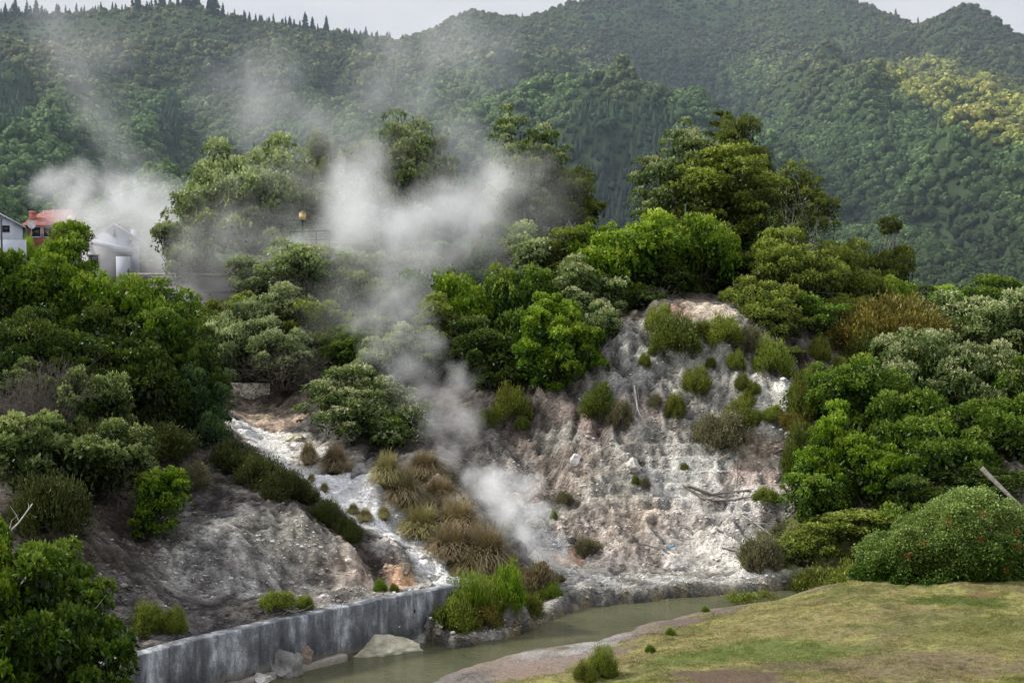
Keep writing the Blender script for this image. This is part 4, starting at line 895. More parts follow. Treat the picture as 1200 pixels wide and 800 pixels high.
# low heathy growth
H_ = [
 (1052, 352, 408, 112, 'heath', 'rust', 'rust brown heath shrub under the vivid lime tree', None), (1000, 362, 412, 80, 'heath', 'rust', 'brownish heath shrub beside the small bare slope', None), (1020, 395, 432, 60, 'heath', 'darkolive', 'olive heath on the shoulder above the big thicket', None),
 (940, 440, 498, 34, 'heath', 'heath', 'narrow heath strip between cliff and thicket', None), (940, 500, 560, 44, 'heath', 'darkolive', 'olive heath against the cliff edge thicket', None),
 (1010, 645, 692, 84, 'heath', 'olive', 'green rushy mound beside the flowering hedge', 58.5), (960, 655, 692, 70, 'heath', 'heath', 'dull green mound at the end of the river', 59), (890, 628, 668, 50, 'heath', 'heathgrey', 'greyish twiggy shrub on the cliff foot', None),
 (866, 690, 712, 56, 'heath', 'olive', 'low green shrub on the river bank by the lawn', 57.4), (903, 684, 704, 44, 'heath', 'heath', 'low dull shrub on the bank beside the green one', 58),
 # on the cliff face
 (845, 482, 524, 62, 'heath', 'heathgrey', 'largest grey brown heath bush on the cliff face', None), (868, 470, 500, 34, 'heath', 'heath', 'green heath tuft touching the largest heath bush', None), (815, 434, 462, 34, 'heath', 'heath', 'dark green heath bush high on the cliff face', None), (791, 462, 488, 24, 'heath', 'heath', 'small dark cushion on the middle of the cliff', None),
 (790, 373, 412, 58, 'heath', 'darkolive', 'olive heath fringe sloping under the pale cliff top', None), (772, 362, 392, 34, 'heath', 'olive', 'yellow green heath at the very cliff top', None), (825, 377, 397, 28, 'heath', 'heath', 'short heath tuft below the cream coloured patch', None), (850, 373, 404, 42, 'heath', 'olive', 'yellow green heath bush below the cream coloured patch', None), (878, 385, 415, 30, 'heath', 'heathgrey', 'grey heath beside the yellow green heath bush', None),
 (862, 413, 434, 22, 'heath', 'olive', 'small yellowish cushion on the upper cliff', None), (833, 422, 434, 12, 'heath', 'heath', 'tiny cushion between two heath bushes', None), (869, 440, 458, 18, 'heath', 'heath', 'small green cushion on the ridge side of the cliff', None), (882, 448, 464, 18, 'heath', 'olive', 'olive cushion near the bright cliff ridge', None),
 (876, 462, 478, 18, 'heath', 'heath', 'green cushion below the bright cliff ridge', None), (905, 478, 496, 28, 'heath', 'olive', 'olive cushion beside the thicket on the cliff', None), (885, 482, 496, 16, 'heath', 'olive', 'little yellow cushion beside the olive one', None), (930, 486, 506, 34, 'heath', 'rust', 'brownish cushion at the outer cliff edge', None), (756, 416, 432, 14, 'heath', 'heath', 'tiny round cushion high on the dark rock', None), (764, 408, 418, 10, 'heath', 'olive', 'tiny yellow cushion high on the dark rock', None),
 (768, 464, 478, 16, 'heath', 'heathgrey', 'grey cushion next to the bleached branches', None), (700, 452, 490, 42, 'heath', 'darkolive', 'dark heath below the silver leaved bush', None), (726, 470, 500, 30, 'heath', 'heathgrey', 'withered heath beside the bleached branches', None), (600, 456, 492, 44, 'heath', 'heath', 'dark heath bush at the top of the steaming gully', None), (570, 482, 504, 26, 'heath', 'darkolive', 'small olive bush by the steam vent', None), (612, 490, 504, 18, 'heath', 'darkolive', 'tiny olive bush on the gully rim', None),
 (649, 600, 610, 10, 'heath', 'olive', 'tiny lone green cushion on the pale scree', None), (745, 560, 570, 9, 'heath', 'heath', 'tiny green cushion below a pale boulder', None), (756, 562, 574, 12, 'heath', 'heathgrey', 'tiny grey cushion below a pale boulder', None), (802, 545, 552, 10, 'heath', 'olive', 'tiny yellow cushion over the rock ledges', None), (662, 578, 592, 20, 'heath', 'heathgrey', 'low grey plant on the scree', None), (897, 572, 588, 30, 'heath', 'olive', 'olive cushion beside the fallen branches', None), (960, 398, 424, 26, 'heath', 'heath', 'dark cushion on the small bare slope', None), (985, 420, 436, 20, 'heath', 'olive', 'olive cushion on the small bare slope', None),
 (688, 632, 648, 30, 'heath', 'heathgrey', 'dull plant beside the lower steam vent', None), (905, 400, 440, 46, 'heath', 'olive', 'yellow green heath beside the rim bush', None),
 # crest of the dark mound
 (275, 520, 552, 60, 'heath', 'crest', 'dark heath at the upper end of the mound crest', None), (305, 534, 572, 62, 'heath', 'crest', 'dark heath second down along the mound crest', None), (335, 552, 586, 56, 'heath', 'crest', 'dark heath third down along the mound crest', None), (356, 566, 592, 36, 'heath', 'crest', 'dark heath in the middle of the mound crest', None), (381, 588, 614, 42, 'heath', 'crest', 'dark heath hanging above the brown overhang', None), (408, 608, 636, 34, 'heath', 'crest', 'lowest dark heath of the mound crest', None),
 (120, 545, 602, 110, 'heath', 'crest', 'spreading dark undergrowth under the silver bushes', 54), (195, 520, 558, 70, 'heath', 'crest', 'dark undergrowth at the top of the earth slope', 58), (225, 545, 572, 44, 'heath', 'heathgrey', 'dull brown plant at the top of the earth slope', None), (60, 575, 640, 90, 'heath', 'crest', 'dark undergrowth over the corner bush', 47),
 (175, 706, 742, 40, 'heath', 'olive', 'yellow green bush on the rubble above the wall', None), (206, 714, 742, 26, 'heath', 'olive', 'smaller yellow green bush on the rubble above the wall', None), (326, 696, 716, 42, 'heath', 'olive', 'green mat plant near the wall top', None), (357, 698, 714, 20, 'heath', 'olive', 'little green plant beside the mat plant', None), (446, 682, 696, 16, 'heath', 'rush', 'small green tuft on the terrace by the wall end', None), (462, 686, 696, 12, 'heath', 'heath', 'tiny tuft on the terrace by the wall end', None),
 # islet at the river
 (532, 704, 750, 56, 'heath', 'olive', 'mossy olive mound on the river islet', 51.6), (594, 698, 744, 42, 'heath', 'bright', 'dark green upright shrub on the river islet', 52.6), (625, 682, 722, 56, 'heath', 'tus', 'dry straw coloured bush behind the river islet', 56.6), (645, 704, 722, 30, 'heath', 'rush', 'low green plant at the water edge behind the islet', 55.8), (508, 722, 738, 16, 'heath', 'bright', 'small green tuft at the foot of the wall', 51.6), (565, 725, 752, 50, 'heath', 'rust', 'brownish growth hanging at the islet tip', 52.0), (620, 712, 738, 34, 'heath', 'heath', 'dull shrub at the back end of the islet', 53.4), (655, 692, 702, 16, 'heath', 'heathgrey', 'grey tuft on the bare river terrace', 58.6),
 (618, 672, 690, 26, 'heath', 'olive', 'yellow green plant beneath the lower steam vent', None), (706, 758, 796, 36, 'heath', 'olive', 'conical green shrub alone on the sandy shore', None), (686, 778, 800, 30, 'heath', 'heath', 'dark shrub beside the conical one on the shore', None), (786, 738, 746, 12, 'heath', 'rush', 'tiny green tuft on the sandy shore', None), (762, 757, 766, 12, 'heath', 'rush', 'tiny green tuft farther down the sandy shore', None), (797, 716, 722, 18, 'heath', 'olive', 'tiny plants at the water edge', None), (827, 712, 719, 10, 'heath', 'rush', 'tiny tuft at the narrow end of the river', None),
]
for cx, top, bot, w, kd, mat, lab, Y in H_: lowplant('heath_shrub' if w > 18 else 'cushion_plant', 'shrub', cx, top, bot, w, kd, mat, lab, None, Y)
lowplant('rush_clump', 'rushes', 551, 697, 738, 54, 'rush', 'rush', 'bright green rushes on top of the river islet', None, 52.4)
lowplant('rush_clump', 'rushes', 574, 700, 740, 44, 'rush', 'olive', 'yellowish rushes between bright rushes and upright shrub', None, 52.5)
lowplant('rush_clump', 'rushes', 1040, 672, 692, 34, 'rush', 'rush', 'green rushes against the foot of the flowering hedge', None, 57.2)
TU = [(362, 516, 546, 30, 'tus', 'small tussock at the top of the white stream'), (392, 520, 556, 44, 'tus', 'round straw tussock beside the solitary pale bush'), (454, 528, 570, 46, 'tusgreen', 'wide green brown tussock above the white dome'), (472, 548, 592, 46, 'tus', 'shaggy tussock beside the white dome'),
 (498, 528, 560, 48, 'tus', 'straw tussock on top of the ridge nearest the steam'), (480, 560, 600, 46, 'tusgreen', 'grey green tussock behind the pale rocks'), (514, 558, 592, 52, 'tus', 'brown tussock sloping off the ridge'), (495, 592, 630, 56, 'tusgreen', 'greenish tussock below the pale rocks'), (536, 580, 632, 62, 'tus', 'large straw tussock at the middle of the ridge'), (530, 612, 656, 60, 'tus', 'shaggy straw tussock over the small waterfall'), (568, 612, 668, 68, 'tus', 'largest drooping straw tussock at the ridge end'), (552, 640, 680, 50, 'tusgreen', 'tussock hanging just above the rushes'), (590, 650, 684, 40, 'tus', 'lowest straw tussock by the dark gully rock'),
 (414, 590, 604, 18, 'tusgreen', 'sparse tussock on the white dome edge'), (428, 596, 612, 22, 'tusgreen', 'sparse tussock growing on the white dome'), (450, 592, 610, 20, 'tusgreen', 'sparse tussock behind the white dome rim'), (365, 556, 566, 12, 'tusgreen', 'tiny tussock in the white stream bed'), (380, 566, 578, 14, 'tusgreen', 'tiny tussock lower in the white stream bed')]
for cx, top, bot, w, mat, lab in TU: lowplant('grass_tussock', 'tussock', cx, top, bot, w, 'tussock', mat, lab)
# leafless tangles
twiggy('bare_shrub', 'shrub', 60, 415, 500, 110, 54.5, TWIG, 'tangle of bare grey twigs among pale bushes', n=44)
twiggy('bare_shrub', 'shrub', 335, 405, 478, 110, 79, TWIG, 'bare brown thicket behind the stone wall', n=50)
twiggy('bare_shrub', 'shrub', 20, 440, 520, 90, 53.5, TWIG, 'bare grey thicket at the picture edge', n=36)
twiggy('bare_shrub', 'shrub', 385, 440, 480, 60, 77, TWIG, 'small bare thicket behind the solitary pale bush', n=26)
twiggy('bare_shrub', 'shrub', 745, 455, 520, 36, 69.6, ASH, 'bleached dead branches sprawling on the cliff', n=7, dens=2)
twiggy('bare_shrub', 'shrub', 690, 462, 494, 36, 71.4, ASH, 'bleached roots hanging from the dark rock', n=5, dens=2)
twiggy('bare_shrub', 'shrub', 775, 340, 375, 50, 78, TWIG, 'bare brown twigs at the cliff top', n=22)
twiggy('bare_shrub', 'shrub', 520, 440, 480, 70, 76, TWIG, 'bare dark twigs behind the bright steam puff', n=26)
twiggy('bare_shrub', 'shrub', 640, 245, 300, 60, 91, TWIG, 'bare grey twigs beneath the open tiered tree', n=26)
# flowering hedge: a long leafy mound with red flowers
def hedge():
    r = np.random.default_rng(99); p = PZ(1128, 684, 1.0); x0, y0 = p[0], p[1] + 1.6; gz = .95
    t = empty('flowering_hedge', (x0, y0, gz)); tag(t, 'rounded leafy hedge dotted with red flowers at the lawn edge', 'hedge')
    b = MB(); T = []; n = 15000; a = r.uniform(0, 6.283, n); e = np.arcsin(r.uniform(-.05, 1, n)); V0 = np.stack([np.cos(a) * np.cos(e), np.sin(a) * np.cos(e), np.sin(e)], 1)
    ax = np.array([3.75, 1.9, 1.0])
    def surf(V):
        q = V * ax; hgt = 2.1 + 1.6 * sstep(-3.2, 3.0, q[:, 0]); q[:, 2] = np.abs(V[:, 2]) ** .75 * hgt
        return q * (1 + .34 * (fbm(q[:, 0] * .9 + 5, q[:, 1] * .9, q[:, 2] * 1.2, seed=201, o=3) - .5)[:, None] * 2)
    q = surf(V0); k = np.repeat(np.arange(n), 7); N = V0 / ax; N /= np.linalg.norm(N, axis=1)[:, None]
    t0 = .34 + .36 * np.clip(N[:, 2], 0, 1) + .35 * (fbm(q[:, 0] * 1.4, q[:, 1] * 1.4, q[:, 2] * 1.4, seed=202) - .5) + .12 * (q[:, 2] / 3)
    leaves(b, T, q[k] + r.normal(size=(len(k), 3)) * .07 - N[k] * r.uniform(0, .14, len(k))[:, None], N[k] * .8 + r.normal(size=(len(k), 3)) * .6 + np.array([0, 0, .15]), .12 * r.uniform(.7, 1.2, len(k)), .07, t0[k] + r.normal(0, .09, len(k)), r, .2)
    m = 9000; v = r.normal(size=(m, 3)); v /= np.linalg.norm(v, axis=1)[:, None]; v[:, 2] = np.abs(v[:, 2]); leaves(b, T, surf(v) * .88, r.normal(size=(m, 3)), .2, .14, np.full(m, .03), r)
    b.build('foliage', M_('hedge'), t, attr={'tint': np.clip(np.concatenate(T), 0, 1)})
    red = m_simple('red_petals', (.42, .07, .03), .6, .2, 9)
    for px, py in [(1067, 626), (1132, 620), (1138, 594), (1180, 616), (1178, 630), (1098, 603), (1083, 677), (1050, 640), (1160, 655)]:
        c = P(px, py, y0); c = c - [x0, y0, gz]
        th = math.atan2(-.6, c[0] / 3.75 + 1e-6)
        # find the hedge surface toward the viewer at this height and place
        f = max(.05, 1 - (c[0] / 3.75) ** 2 - (max(c[2], 0) / 3.6) ** 2) ** .5
        c = np.array([c[0] * .985, -1.9 * f * 1.2, c[2]]); fb = MB()
        for i in range(1):
            o = c
            for j in range(7):
                an = j * 1.257 + i; d = np.array([math.cos(an) * .11, -.05, math.sin(an) * .11]); fb.add([o, o + d + [0, 0, .02], o + d * 1.5, o + d - [0, 0, .02]], [[0, 1, 2, 3]])
        fb.build('flower', red, t)
    st = MB()
    for i in range(9):
        x = r.uniform(-3, 3); st.tube([(x, 0, -.2), (x + r.normal(0, .2), 0, 1), (x * 1.05, .1, 1.8)], [.05, .04, .02], 5)
    st.build('stems', BARK, t)
hedge()
# conifers along the ridge
def conifer_mesh(seed, fat=1.0):
    r = np.random.default_rng(seed); b = MB(); T = []; b.tube([(0, 0, -.05), (0, 0, .95)], [.02, .004], 5); T.append(np.full(b.n, .1))
    for k in range(16):
        z = .12 + .86 * k / 15; rr = (.19 * (1 - z) ** .8 + .015) * fat
        for j in range(9):
            a = r.uniform(0, 6.283); L = rr * r.uniform(.6, 1.25); d = np.array([math.cos(a), math.sin(a), -.25 + .3 * z]); s = np.array([-math.sin(a), math.cos(a), 0]) * .032 * (1.2 - z)
            p0 = np.array([0, 0, z]); b.add([p0 - s * .3, p0 + s * .3, p0 + d * L * .7 + s, p0 + d * L + [0, 0, .01], p0 + d * L * .7 - s], [[0, 1, 2, 3, 4]])
            b.add([p0 + [0, 0, .02], p0 + d * L * .6 + [0, 0, .035], p0 + d * L * .9 - [0, 0, .03], p0 + [0, 0, -.03]], [[0, 1, 2, 3]]); T += [np.full(9, .3 + r.uniform(0, .4))]
    me = b.mesh('conifer_crown', attr={'tint': np.concatenate(T)}); me.materials.append(M_('dark')); return me
def m_far():
    return m_leaf('ridge_needles', (.012, .022, .014), (.02, .036, .022), (.035, .05, .03), .1)
MATS['far'] = m_far()
CM = [conifer_mesh(300 + i, f) for i, f in enumerate((1.0, 1.35, .85, 1.15))]
for me in CM: me.materials[0] = M_('far')
def skyline(px):
    yy = np.arange(1250, 2200, 12.0); xx = (px - 600) / F0 * yy; z = mground(xx, yy); k = np.argmax((z - CZ) / yy); return xx[k], yy[k], z[k]
r = np.random.default_rng(5); cxs = []
for a, b_, n_c, h0 in ((8, 60, 17, 19), (60, 168, 22, 14), (168, 232, 17, 20), (232, 262, 9, 26), (262, 345, 24, 15), (345, 385, 12, 20), (385, 460, 30, 15), (476, 492, 4, 10)):
    for px in np.linspace(a, b_, n_c) + r.uniform(-4, 4, n_c): cxs.append((px, h0 * r.uniform(.65, 1.25)))
cxs += [(1043, 20), (1070, 12), (605, 10), (612, 8), (622, 12), (1000, 8)]
for i, (px, hh) in enumerate(cxs):
    x, y, z = skyline(px); hh = hh * r.uniform(.5, .95)
    for back in (0,):
        o = link('conifer', CM[i % 4], None, None, (x, y + r.uniform(-14, 10), z - 1)); o.scale = (hh * 1.3,) * 2 + (hh,); o.rotation_euler = (0, 0, r.uniform(0, 6.28))
        if i == len(cxs) - 6: tag(o, 'single tall conifer standing alone on the far summit ridge', 'conifer')
        else: tag(o, 'dark conifer standing on the skyline ridge of the mountain', 'conifer', 'conifers along the ridge')
# star shaped conifer top behind the dark olive tree
def star_conifer():
    Y = 97; p = P(846, 132, Y); gz = float(ground(p[0], Y)); t = empty('norfolk_pine', (p[0], Y, gz)); tag(t, 'pine with star shaped tiers peeking over the dense olive tree', 'conifer')
    b = MB(); f = MB(); T = []; H = p[2] - gz; r = np.random.default_rng(8); b.tube([(0, 0, -.3), (0, 0, H)], [.22, .03], 7); b.build('trunk', BARK, t)
    for k in range(9):
        z = H - .2 - k * .75
        for j in range(7):
            a = j * .9 + k * .4; L = .5 + k * .32; d = np.array([math.cos(a), math.sin(a), .28]); s = np.linspace(.05, 1, 26 + 6 * k)
            pts = np.array([0, 0, z]) + d * (s * L)[:, None]; n = len(pts)
            for q in range(4): leaves(f, T, pts, r.normal(size=(n, 3)) * .7 + d * .8 + [0, 0, .3], .22, .05, np.clip(r.normal(.5, .15, n), 0, 1), r)
    f.build('crown', M_('darkolive'), t, attr={'tint': np.concatenate(T)})
star_conifer()
# ------------------------------------------------------------ concrete channel wall
def m_concrete():
    m, nt, out = newmat('stained_concrete'); t = NT(nt); pos = t.n('ShaderNodeNewGeometry').outputs['Position']
    st = t.n('ShaderNodeMapping', None, Vector=pos, Scale=(1.0, 1.0, .22)).outputs[0]
    s1 = t.noise(st, 1.6, 6, .7); s2 = t.noise(pos, 1.2, 5, .6); fine = t.noise(pos, 14, 5, .7)
    c = t.ramp(s1, [(.32, (.05, .055, .064)), (.46, (.14, .148, .16)), (.55, (.30, .315, .335)), (.66, (.62, .64, .66))])
    c = t.mix(t.ramp(s2, [(.45, 0), (.62, .8)]), c, (.10, .105, .112)); c = t.mix(1.0, c, t.ramp(fine, [(.3, .65), (.7, 1.15)]), 'MULTIPLY')
    xyz = t.n('ShaderNodeSeparateXYZ', None, Vector=pos).outputs; z = xyz[2]
    jn = t.math('ABSOLUTE', t.math('SUBTRACT', t.math('FRACT', t.math('MULTIPLY', xyz[0], .42)), .5)); c = t.mix(t.ramp(jn, [(.004, .45), (.010, 0)]), c, (.035, .035, .035))
    c = t.mix(t.ramp(t.math('ADD', z, t.math('MULTIPLY', s2, .8)), [(.62, .9), (.85, 0)]), c, (.24, .22, .19))
    c = t.mix(t.ramp(t.math('ADD', z, t.math('MULTIPLY', fine, .12)), [(.10, .9), (.22, 0)]), c, (.045, .045, .035))
    top = t.ramp(t.math('ADD', z, t.math('MULTIPLY', t.noise(pos, 2.5, 4), .22)), [(1.80, 0), (1.92, .85)])
    sg = t.math('DIVIDE', z, 1.0); c = t.mix(top, c, (.36, .34, .31))
    b = t.n('ShaderNodeBsdfPrincipled', None, Base_Color=c, Roughness=.88); b.inputs['Specular IOR Level'].default_value = .2
    t.link(t.n('ShaderNodeBump', None, Strength=.6, Distance=.04, Height=t.math('ADD', fine, s2)).outputs[0], b.inputs['Normal']); t.link(b.outputs[0], out.inputs[0]); return m
CONC = m_concrete()
def subdiv(pl, step):
    o = []
    for a, b in zip(pl[:-1], pl[1:]):
        n = max(1, int(np.linalg.norm(np.array(b) - a) / step)); o += [np.array(a) + (np.array(b) - a) * k / n for k in range(n)]
    return np.array(o + [np.array(pl[-1])])
def strip(line, off0, off1, z0, z1, mat, name, parent=None, jit=0.0):
    """solid wall along a plan line between two sideways offsets and two heights"""
    r = np.random.default_rng(3); L = subdiv(line, .35); T = np.gradient(L, axis=0); T /= np.linalg.norm(T, axis=1)[:, None]; N = np.stack([T[:, 1], -T[:, 0]], 1); n = len(L)
    j = (fbm(L[:, 0] * 1.3, L[:, 1] * 1.3, seed=77, o=3) - .5) * jit * 2
    rows = [(off0, z0, 0), (off0, z1 - .04, .3), (off0 - .04 * np.sign(off0 - off1), z1, 1), (off1, z1, 1), (off1, z0, 0)]
    V = np.stack([np.concatenate([L + N * (o + .25 * j[:, None]), (np.full(n, z) + j * k)[:, None]], 1) for o, z, k in rows], 1); m = len(rows)
    F = [[i * m + k, (i + 1) * m + k, (i + 1) * m + (k + 1) % m, i * m + (k + 1) % m] for i in range(n - 1) for k in range(m)]
    F += [list(range(m)), list(range((n - 1) * m, n * m))[::-1]]
    return MB().add(V.reshape(-1, 3), F).build(name, mat, parent)
cw = empty('retaining_wall', (*wall_line[5], 0)); tag(cw, 'stained blue grey concrete wall along the river', 'wall')
for o in (strip(wall_line, .06, -.42, -.7, 1.82, CONC, 'wall_body', cw, .05), strip([w for w in wall_line[1:7]], .34, .061, -.7, .22, m_simple('crusted_footing', (.30, .275, .23), .9, .1, 2.5, .3, .5), 'footing', cw, .12)):
    o.matrix_parent_inverse = cw.matrix_world.inverted(); o.location = (-wall_line[5][0], -wall_line[5][1], 0); o.matrix_parent_inverse.identity()
c = P(484, 715, float(PZ(484, 695, 1.8)[1]) - .07); d = MB(); a = np.linspace(0, 6.283, 14, endpoint=False)
d.tube([c - [0, -.2, 0], c + [0.01, -.1, 0]], [.09, .09], 12)
o = d.build('drain_hole', m_simple('drain_dark', (.03, .03, .03)), cw); o.location = (-wall_line[5][0], -wall_line[5][1], 0)  # capped tube; the shade inside the drain hole is its dark colour

# ------------------------------------------------------------ rocks
ROCKM = {k: m_simple('rock_' + k, c, .93, .12, 1.6, .35, .7, c2) for k, c, c2 in (('pale', (.50, .48, .44), (.30, .28, .25)), ('yellow', (.52, .49, .36), (.22, .2, .14)), ('grey', (.25, .24, .225), (.10, .095, .09)), ('pink', (.42, .31, .26), (.25, .18, .15)), ('brown', (.24, .19, .15), (.12, .09, .07)), ('dark', (.11, .105, .1), (.05, .05, .045)), ('white', (.62, .60, .57), (.36, .34, .31)), ('ochre', (.42, .26, .13), (.2, .12, .06)))}
def rock(name, cx, cy, w, hpx, mat, label, Y=None, flat=.5, seed=0, rough=.5, depth=1.0, group=None, rz=None):
    r = np.random.default_rng(int(cx + cy * 3 + seed)); p = hit(cx, cy + hpx / 2) if Y is None else P(cx, cy + hpx / 2, Y)
    V, F = ico(4); q = V * 1.0; s = np.array([r.uniform(0, 50)] * 3)
    for k in range(9):   # chipped planes
        d = r.normal(size=3); d /= np.linalg.norm(d); h_ = r.uniform(.55, .85); e = np.clip(q @ d - h_, 0, None); q = q - e[:, None] * d
    q = q * (1 + rough * (fbm(V[:, 0] * 1.5 + s[0], V[:, 1] * 1.5, V[:, 2] * 1.5, seed=31, o=5) - .5)[:, None] * 1.6)
    wm, hm = w / F0 * p[1] / 2, hpx / F0 * p[1] / 2; q = q * np.array([wm, wm * depth, hm * 1.25])
    o = MB().add(q, F).build(name, ROCKM[mat], None, (p[0], p[1], p[2] + hm * .5), smooth=True)
    o.rotation_euler = (0, 0, r.uniform(-.4, .4) if rz is None else rz); tag(o, label, 'rock', group); return o
rock('boulder', 674, 538, 16, 12, 'white', 'pale boulder lying above the steam on the cliff base')
rock('boulder', 741, 543, 19, 15, 'pale', 'angular grey white boulder below the bleached branches')
rock('boulder', 787, 660, 23, 17, 'pale', 'rounded boulder with a blue scrap on top')
rock('boulder', 510, 565, 29, 27, 'brown', 'brown grey boulder between two tussocks near the ridge top')
rock('boulder', 528, 588, 29, 26, 'pale', 'smooth pale boulder leaning beside the large straw tussock')
rock('boulder', 487, 585, 16, 14, 'white', 'white crusted boulder behind the grey green tussock')
rock('boulder', 422, 548, 26, 16, 'grey', 'grey boulder at the top of the white dome')
rock('boulder', 345, 512, 22, 9, 'yellow', 'flat yellowish boulder beside the stream head')
rock('boulder', 585, 672, 29, 32, 'dark', 'dark wet boulder at the mouth of the steaming gully')
rock('boulder', 605, 640, 24, 26, 'dark', 'dark wet boulder deeper in the steaming gully')
rock('boulder', 640, 665, 13, 11, 'ochre', 'orange stained boulder beside the lower steam vent')
rock('boulder', 628, 682, 19, 12, 'pale', 'white boulder beneath the lower steam vent')
rock('boulder', 476, 664, 16, 16, 'brown', 'orange brown boulder above the wall end')
rock('boulder', 450, 635, 17, 15, 'pale', 'chalky boulder under the lowest dark heath')
rock('slab', 450, 757, 104, 30, 'yellow', 'wide yellowish crusted slab at the foot of the wall', 49.6, rough=.55, depth=.45, rz=.35)
rock('slab', 487, 745, 60, 26, 'grey', 'grey rough slab under the mossy islet', 51.2, rough=.6, depth=.5, rz=.3)
rock('boulder', 330, 775, 56, 54, 'grey', 'rugged dark outcrop against the wall', 46.9, rough=.8, depth=.5)
rock('boulder', 352, 762, 36, 34, 'brown', 'brown outcrop leaning on the wall beside the rugged one', 47.7, rough=.8, depth=.5)
rock('boulder', 305, 794, 30, 14, 'pale', 'pale boulder in the water below the rugged outcrop', 46.0)
rock('boulder', 570, 741, 30, 13, 'pink', 'pink boulder at the tip of the river islet', 53.4)
rock('boulder', 612, 733, 14, 9, 'ochre', 'small orange boulder at the islet water line', 54.6)
rock('boulder', 630, 728, 16, 9, 'pink', 'small pinkish boulder behind the islet water line', 55.2)
rock('boulder', 655, 713, 26, 14, 'white', 'white crusted boulder on the bank behind the islet', 57)
rock('boulder', 668, 719, 14, 7, 'yellow', 'small yellow boulder at the far water edge', 56.2)
rock('boulder', 700, 706, 40, 20, 'dark', 'dark undercut rock at the far water edge', 57.6, depth=.5)
rock('boulder', 732, 699, 44, 16, 'grey', 'grey undercut rock further along the far water edge', 58.4, depth=.5)
rock('boulder', 765, 697, 34, 14, 'yellow', 'ochre crusted rock at the far water edge', 58.8, depth=.5)
rock('boulder', 800, 692, 32, 9, 'grey', 'long grey rock ending the river terrace', 59.3, depth=.5)
rock('boulder', 900, 682, 60, 9, 'brown', 'thin brown rock shelf by the dull bank shrub', 59.8, depth=.4)
rock('boulder', 940, 678, 50, 9, 'grey', 'thin grey rock shelf by the olive undergrowth', 60.2, depth=.4)
b = MB(); c = hit(787, 650); b.box((0, 0, 0), (.22, .14, .05), .3, .2); b.box((.08, .02, .03), (.12, .1, .04), -.4, .3)
tag(b.build('plastic_scrap', m_simple('blue_plastic', (.08, .3, .5), .4, .5), None, (c[0], c[1] - .1, c[2] + .42)), 'small blue plastic scrap on top of the rounded boulder', 'litter')

# loose stones on the slopes and the shore
def rubble():
    V0, F0_ = ico(1); r = np.random.default_rng(44); b = MB(); cols = []
    px = np.concatenate([r.uniform(90, 560, 9000), r.uniform(560, 960, 13000), r.uniform(480, 900, 2600)]); py = np.concatenate([r.uniform(540, 760, 9000), r.uniform(400, 705, 13000), r.uniform(720, 800, 2600)])
    # plan positions by density in plan: keep those on open rock
    X = []; 
    d = np.stack([(px - 600) / F0, cp + (400 - py) / F0 * sp, -sp + (400 - py) / F0 * cp], 1); t = np.full(len(px), 0.0); done = np.zeros(len(px), bool); Yv = np.full(len(px), 36.0)
    for k in range(470):
        m = ~done; yy = Yv[m]; tt = yy / d[m, 1]; z = CZ + d[m, 2] * tt; g = ground(d[m, 0] * tt, yy); hitm = g >= z; idx = np.nonzero(m)[0]; done[idx[hitm]] = True; Yv[idx[~hitm]] += .12
    ok = done & (Yv < 80); x = d[:, 0] / d[:, 1] * Yv; y = Yv
    ii = np.clip(np.searchsorted(xs, x) - 1, 0, len(xs) - 2); jj = np.clip(np.searchsorted(ys, y) - 1, 0, len(ys) - 2)
    c = col[jj, ii]; lum = c.mean(1); ls = lawn_side[jj, ii]
    ok &= (HG[jj, ii] > .05) & (~ls | (sd[jj, ii] < 1.3)) & (r.uniform(0, 1, len(x)) < np.clip(fbm(x * .8, y * .8, seed=60) * 2.2 - .5, .12, 1))
    x, y, c, ls = x[ok], y[ok], c[ok], ls[ok]; n = len(x); s = np.exp(r.normal(-3.75, .55, n)) * np.where(ls, .55, 1); s = np.clip(s, .01, .16); z = ground(x, y) + s * .25
    c = np.clip(c * r.uniform(.6, 1.15, (n, 1)), .02, .7)
    for v in range(8):
        q = V0 * (1 + .5 * (r.uniform(0, 1, len(V0)) - .5)[:, None]) * np.array([1, .8, .6]); m = np.nonzero(np.arange(n) % 8 == v)[0]; a = r.uniform(0, 6.28, len(m)); ca, sa = np.cos(a), np.sin(a)
        W = np.stack([(ca[:, None] * q[:, 0] - sa[:, None] * q[:, 1]) * s[m][:, None] + x[m][:, None], (sa[:, None] * q[:, 0] + ca[:, None] * q[:, 1]) * s[m][:, None] + y[m][:, None], q[:, 2] * s[m][:, None] + z[m][:, None]], -1)
        b.add(W.reshape(-1, 3), (F0_[None] + (np.arange(len(m)) * len(V0))[:, None, None]).reshape(-1, 3)); cols.append(np.repeat(c[m], len(V0), 0))
    m, nt, out = newmat('rubble_stone'); t = NT(nt); a = t.n('ShaderNodeAttribute', {'attribute_name': 'Col'}).outputs['Color']; pos = t.n('ShaderNodeNewGeometry').outputs['Position']
    t.link(t.n('ShaderNodeBsdfDiffuse', None, Color=t.mix(1.0, a, t.ramp(t.noise(pos, 18, 3), [(.3, .7), (.7, 1.2)]), 'MULTIPLY')).outputs[0], out.inputs[0])
    tag(b.build('rubble', m, attr={'Col': np.concatenate(cols)}), 'loose stones scattered over the bare slopes', 'rubble', kind='stuff'); print('RUBBLE', n)
rubble()
